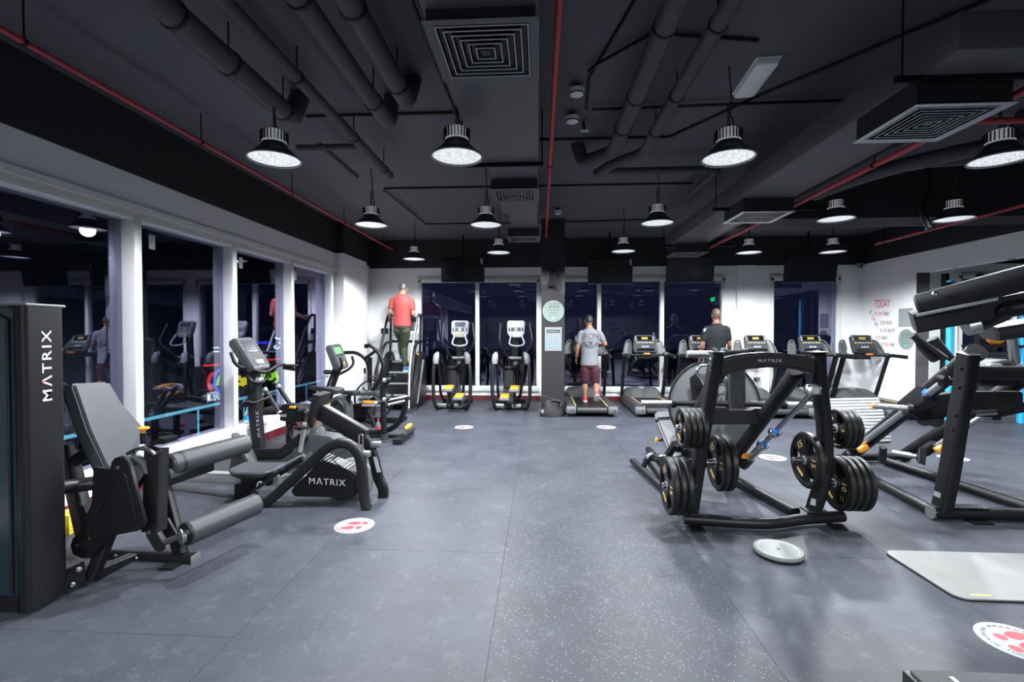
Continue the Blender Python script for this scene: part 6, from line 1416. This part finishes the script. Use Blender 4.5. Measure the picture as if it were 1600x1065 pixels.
# slogan on the right wall
T = thing('wall_slogan', 'red and black wall lettering reading TODAY IS YOUR DAY', 'lettering', (XR, 10.2, 1.6))
RT, UP = V((0, -1, 0)), V((0, 0, 1))
def wt(txt, px, py, wpx0, wpx1, h, m):
    a, b = pX(wpx0, py, XR-.002), pX(wpx1, py, XR-.002); c = (a+b)/2
    text(txt, c, RT, UP, m, T, width=abs(b.y-a.y), height=h)
wt('TODAY', 0, 474, 1366.5, 1390.5, .17, 'red_print')
for py, x0, segs in ((490, 1367, (('TO', 3.2, 'black_print'), ('START', 8, 'red_print'), ('FRESH', 8.5, 'black_print'))), (504, 1375, (('TO', 3.2, 'black_print'), ('BE', 3.4, 'red_print'), ('PROUD', 9.5, 'black_print'))),
                     (516, 1375, (('TO', 3.2, 'black_print'), ('LIVE', 6.0, 'red_print'), ('HEALTHY', 12, 'black_print'))), (527.5, 1368, (('TO', 3.2, 'black_print'), ('EAT', 4.6, 'red_print'), ('RIGHT', 8, 'black_print'))), (538, 1377, (('TO', 3.2, 'black_print'), ('TRAIN', 8, 'red_print'), ('HARD', 7.5, 'black_print')))):
    x = x0
    for tx, wpx, m_ in segs: wt(tx, 0, py, x, x+wpx, .075, m_); x += wpx+1.4
a, b = pX(1359, 485, XR-.002), pX(1371, 510, XR-.002); d = (b-a)
for tx, t, w_, m_ in (('IS', .10, .16, 'black_print'), ('YOUR', .47, .42, 'red_print'), ('DAY', .86, .30, 'black_print')):
    text(tx, a+d*t, d, d.cross(V((-1, 0, 0))) if d.cross(V((-1, 0, 0))).z > 0 else -d.cross(V((-1, 0, 0))), m_, T, width=d.length*w_*.8, height=.085)
for o in [q for q in bpy.data.objects if q.parent == T]: pass
cc = pX(1416, 530, XR-.004); T = thing('round_sign', 'round mint sign on the right wall beside the slogan', 'sign', cc); s_world[0] = False
round_sign(T, (0, -1, 0), .2, 'mint'); s_world[0] = True
cc = pX(1415, 496, XR-.003); T = thing('notice_poster', 'pale notice sheet on the right wall above the mint sign', 'poster', cc); s_world[0] = False
MB().box((0, 0, 0), (.004, .36, .36)).build('sheet', 'paper', T, smooth=False)
m = MB()
for i in range(3):
    for j in range(3): m.box((-.003, -.11+.11*i, .1-.1*j), (.002, .08, .006))
m.build('printed_lines', 'teal_print', T, smooth=False); s_world[0] = True
# wall socket
cc = p(1182, 592, YF-.075); T = thing('wall_socket', 'white double wall socket with black plug behind squat machine', 'socket', cc); s_world[0] = False
MB().box((0, 0, 0), (.15, .012, .085), bev=.004).build('plate', 'light_plastic', T); MB().box((-.03, -.025, 0), (.045, .05, .045), bev=.008).build('plug', 'frame', T); MB().tube(spline([(-.03, -.04, -.01), (-.02, -.06, -.15), (-.06, -.04, -.5)], 5), .006, 6).build('cord', 'frame', T); s_world[0] = True
# cable machine and bars beyond the right opening
T = thing('cable_rack', 'dark rack with bright blue posts beyond the right opening', 'exercise machine', (9.3, 8.6, 0))
for px in (1485, 1598):
    q = p(px, 500, 8.6); MB().bar([V((q.x, 8.6, 0)), V((q.x, 8.6, 2.45))], .09, .09, N=NX).build('blue_post', 'cyan', T)
for px in (1476, 1530, 1560):
    q = p(px, 500, 8.9); MB().bar([V((q.x, 8.9, 0)), V((q.x, 8.9, 2.6))], .08, .10, N=NX).build('rack_upright', 'frame', T)
q0, q1 = p(1476, 445, 8.75), p(1600, 445, 8.75); MB().bar([q0, q1], .08, .09, N=NY).build('top_beam', 'frame', T)
for px in (1484, 1494, 1504): MB().lathe(p(px, 446, 8.5), NY, [(.06, 0), (.06, .03), (.03, .035)], 16).build('pulley', 'frame2', T)
m = MB()
for i in range(12): m.box(V((p(1530, 500, 8.8).x+.25, 8.8, .2+.09*i)), (.4, .14, .075))
m.build('weight_stack', 'satin', T, smooth=False)
q = p(1556, 527, 8.7)
bl = MB().ball((0, 0, 0), .13, 20).build('medicine_ball', 'orange'); bl.location = q; tag(bl, 'orange ball on the rack beyond the right opening', 'ball')
q2 = q-V((0, 0, .13)); MB().span(q2+V((-.4, -.15, -.04)), q2+V((.4, .2, 0))).build('ball_shelf', 'frame', T)
# outside: facade with neon signs, lit counter, seen through and beside the left windows
T = thing('neon_shopfront', 'dark shopfront across the passage with coloured neon signs', 'shopfront', (-8.2, 9.5, -.5))
XS = -8.0
MB().span((XS-.3, -4, -.5), (XS, 30, 5.0)).build('facade_wall', 'facade', T, smooth=False)
MB().span((XS-.02, -4, 2.9), (XS+.5, 30, 3.1)).build('balcony_slab', 'facade', T, smooth=False)
def sx(px, py): return pX(px, py, XS+.02)
def stroke(pts, m_, w_=.085, nm='sign_letter'):
    MB().sweep(spline([sx(*q) for q in pts], 4), rrect(.04, w_, .015), N=NX).build(nm, m_, T)
MB().sweep([sx(335+9*math.cos(R(t)), 597-13.5*math.sin(R(t))) for t in range(80, 255, 12)], rrect(.03, .10, .01), N=NX).build('sign_arc', 'neon_red', T)
MB().sweep([sx(340.6+7*math.cos(R(t)), 594.5-16*math.sin(R(t)))+V((.03, 0, 0)) for t in range(0, 360, 12)], rrect(.03, .075, .01), N=NX, closed=True).build('sign_loop', 'neon_blue', T)
MB().sweep(spline([sx(*q)+V((.06, 0, 0)) for q in ((336.5, 602), (337.5, 594), (341, 587), (347.5, 582.5))], 5), rrect(.03, .075, .01), N=NX).build('sign_arc', 'neon_green', T)
a, b = sx(325.5, 618), sx(351, 617); text('MOBASCO', (a+b)/2, (0, 1, 0), UP, 'neon_white', T, width=abs(b.y-a.y)*1.1, height=.24, bold=.003)
MB().bar([sx(318, 571), sx(350, 569)], .03, .05, N=NX).build('light_strip', 'neon_red', T); MB().bar([sx(418, 562), sx(442, 560)], .03, .05, N=NX).build('light_strip', 'neon_red', T)
MB().bar([sx(400, 535), sx(425, 535)], .03, .06, N=NX).build('light_strip', 'neon_deep', T)
for m_, pts in (('neon_yellow', ((375.2, 587.6), (374, 590.4), (377.5, 593.8), (378.6, 599.4), (373, 599.7))), ('neon_yellow', ((380.3, 589.8), (380.8, 598.9), (379.1, 602.2))), ('neon_yellow', ((382.8, 589.8), (384.2, 598.3), (387, 597.7))),
               ('neon_green', ((407.9, 585.3), (409.5, 591.5), (412.4, 592.1), (414, 587), (412.4, 584.8))), ('neon_green', ((425.3, 582.5), (425.9, 590.4), (420.8, 592.1))), ('neon_green', ((429.8, 581.4), (429.3, 587), (432.6, 588.2), (432.6, 582.5), (429.8, 581.4))), ('neon_green', ((433.2, 587), (433.8, 593.8), (430.4, 596.6))),
               ('neon_red', ((438.8, 578.6), (441, 580.8), (441, 588.2), (434.9, 588.2)))): stroke(pts, m_)
a, b = sx(437.5, 545), sx(440, 526); text('Saf', (a+b)/2, b-a, V((0, -1, .0)), 'neon_white', T, width=(b-a).length, height=.75, bold=.006)
m = MB()
for py in (543, 549): m.bar([sx(334, py), sx(352, py)], .02, .03, N=NX)
m.build('lit_shelf', 'neon_white', T)
T = thing('glass_balustrade', 'teal lit glass balustrade outside the left windows', 'balustrade', (-6.0, 6.0, -.5))
ZR = pX(229, 655, -6.0).z
MB().bar([(-6.0, 1.0, ZR), (-6.0, 16, ZR)], .05, .05, N=NX).build('lit_top_rail', 'neon_teal', T)
for i in range(11): MB().bar([(-6.0, 1.5+1.3*i, -.5), (-6.0, 1.5+1.3*i, ZR)], .02, .035, N=NX).build('lit_post', 'neon_teal', T)
for i in range(10): MB().span((-6.01, 1.53+1.3*i, -.45), (-5.99, 2.77+1.3*i, ZR-.02)).build('glass_panel', 'glass', T, smooth=False)
# exit sign behind the viewer, mirrored in the far window
T = thing('exit_sign', 'green lit exit sign on the right beam behind the viewer', 'sign', (XR-.05, 2.2, 2.9)); s_world[0] = False
MB().box((0, 0, 0), (.04, .5, .2), bev=.005).build('case', 'frame', T); MB().box((-.022, 0, 0), (.004, .46, .16)).build('lit_panel', 'exit_green', T, smooth=False); s_world[0] = True
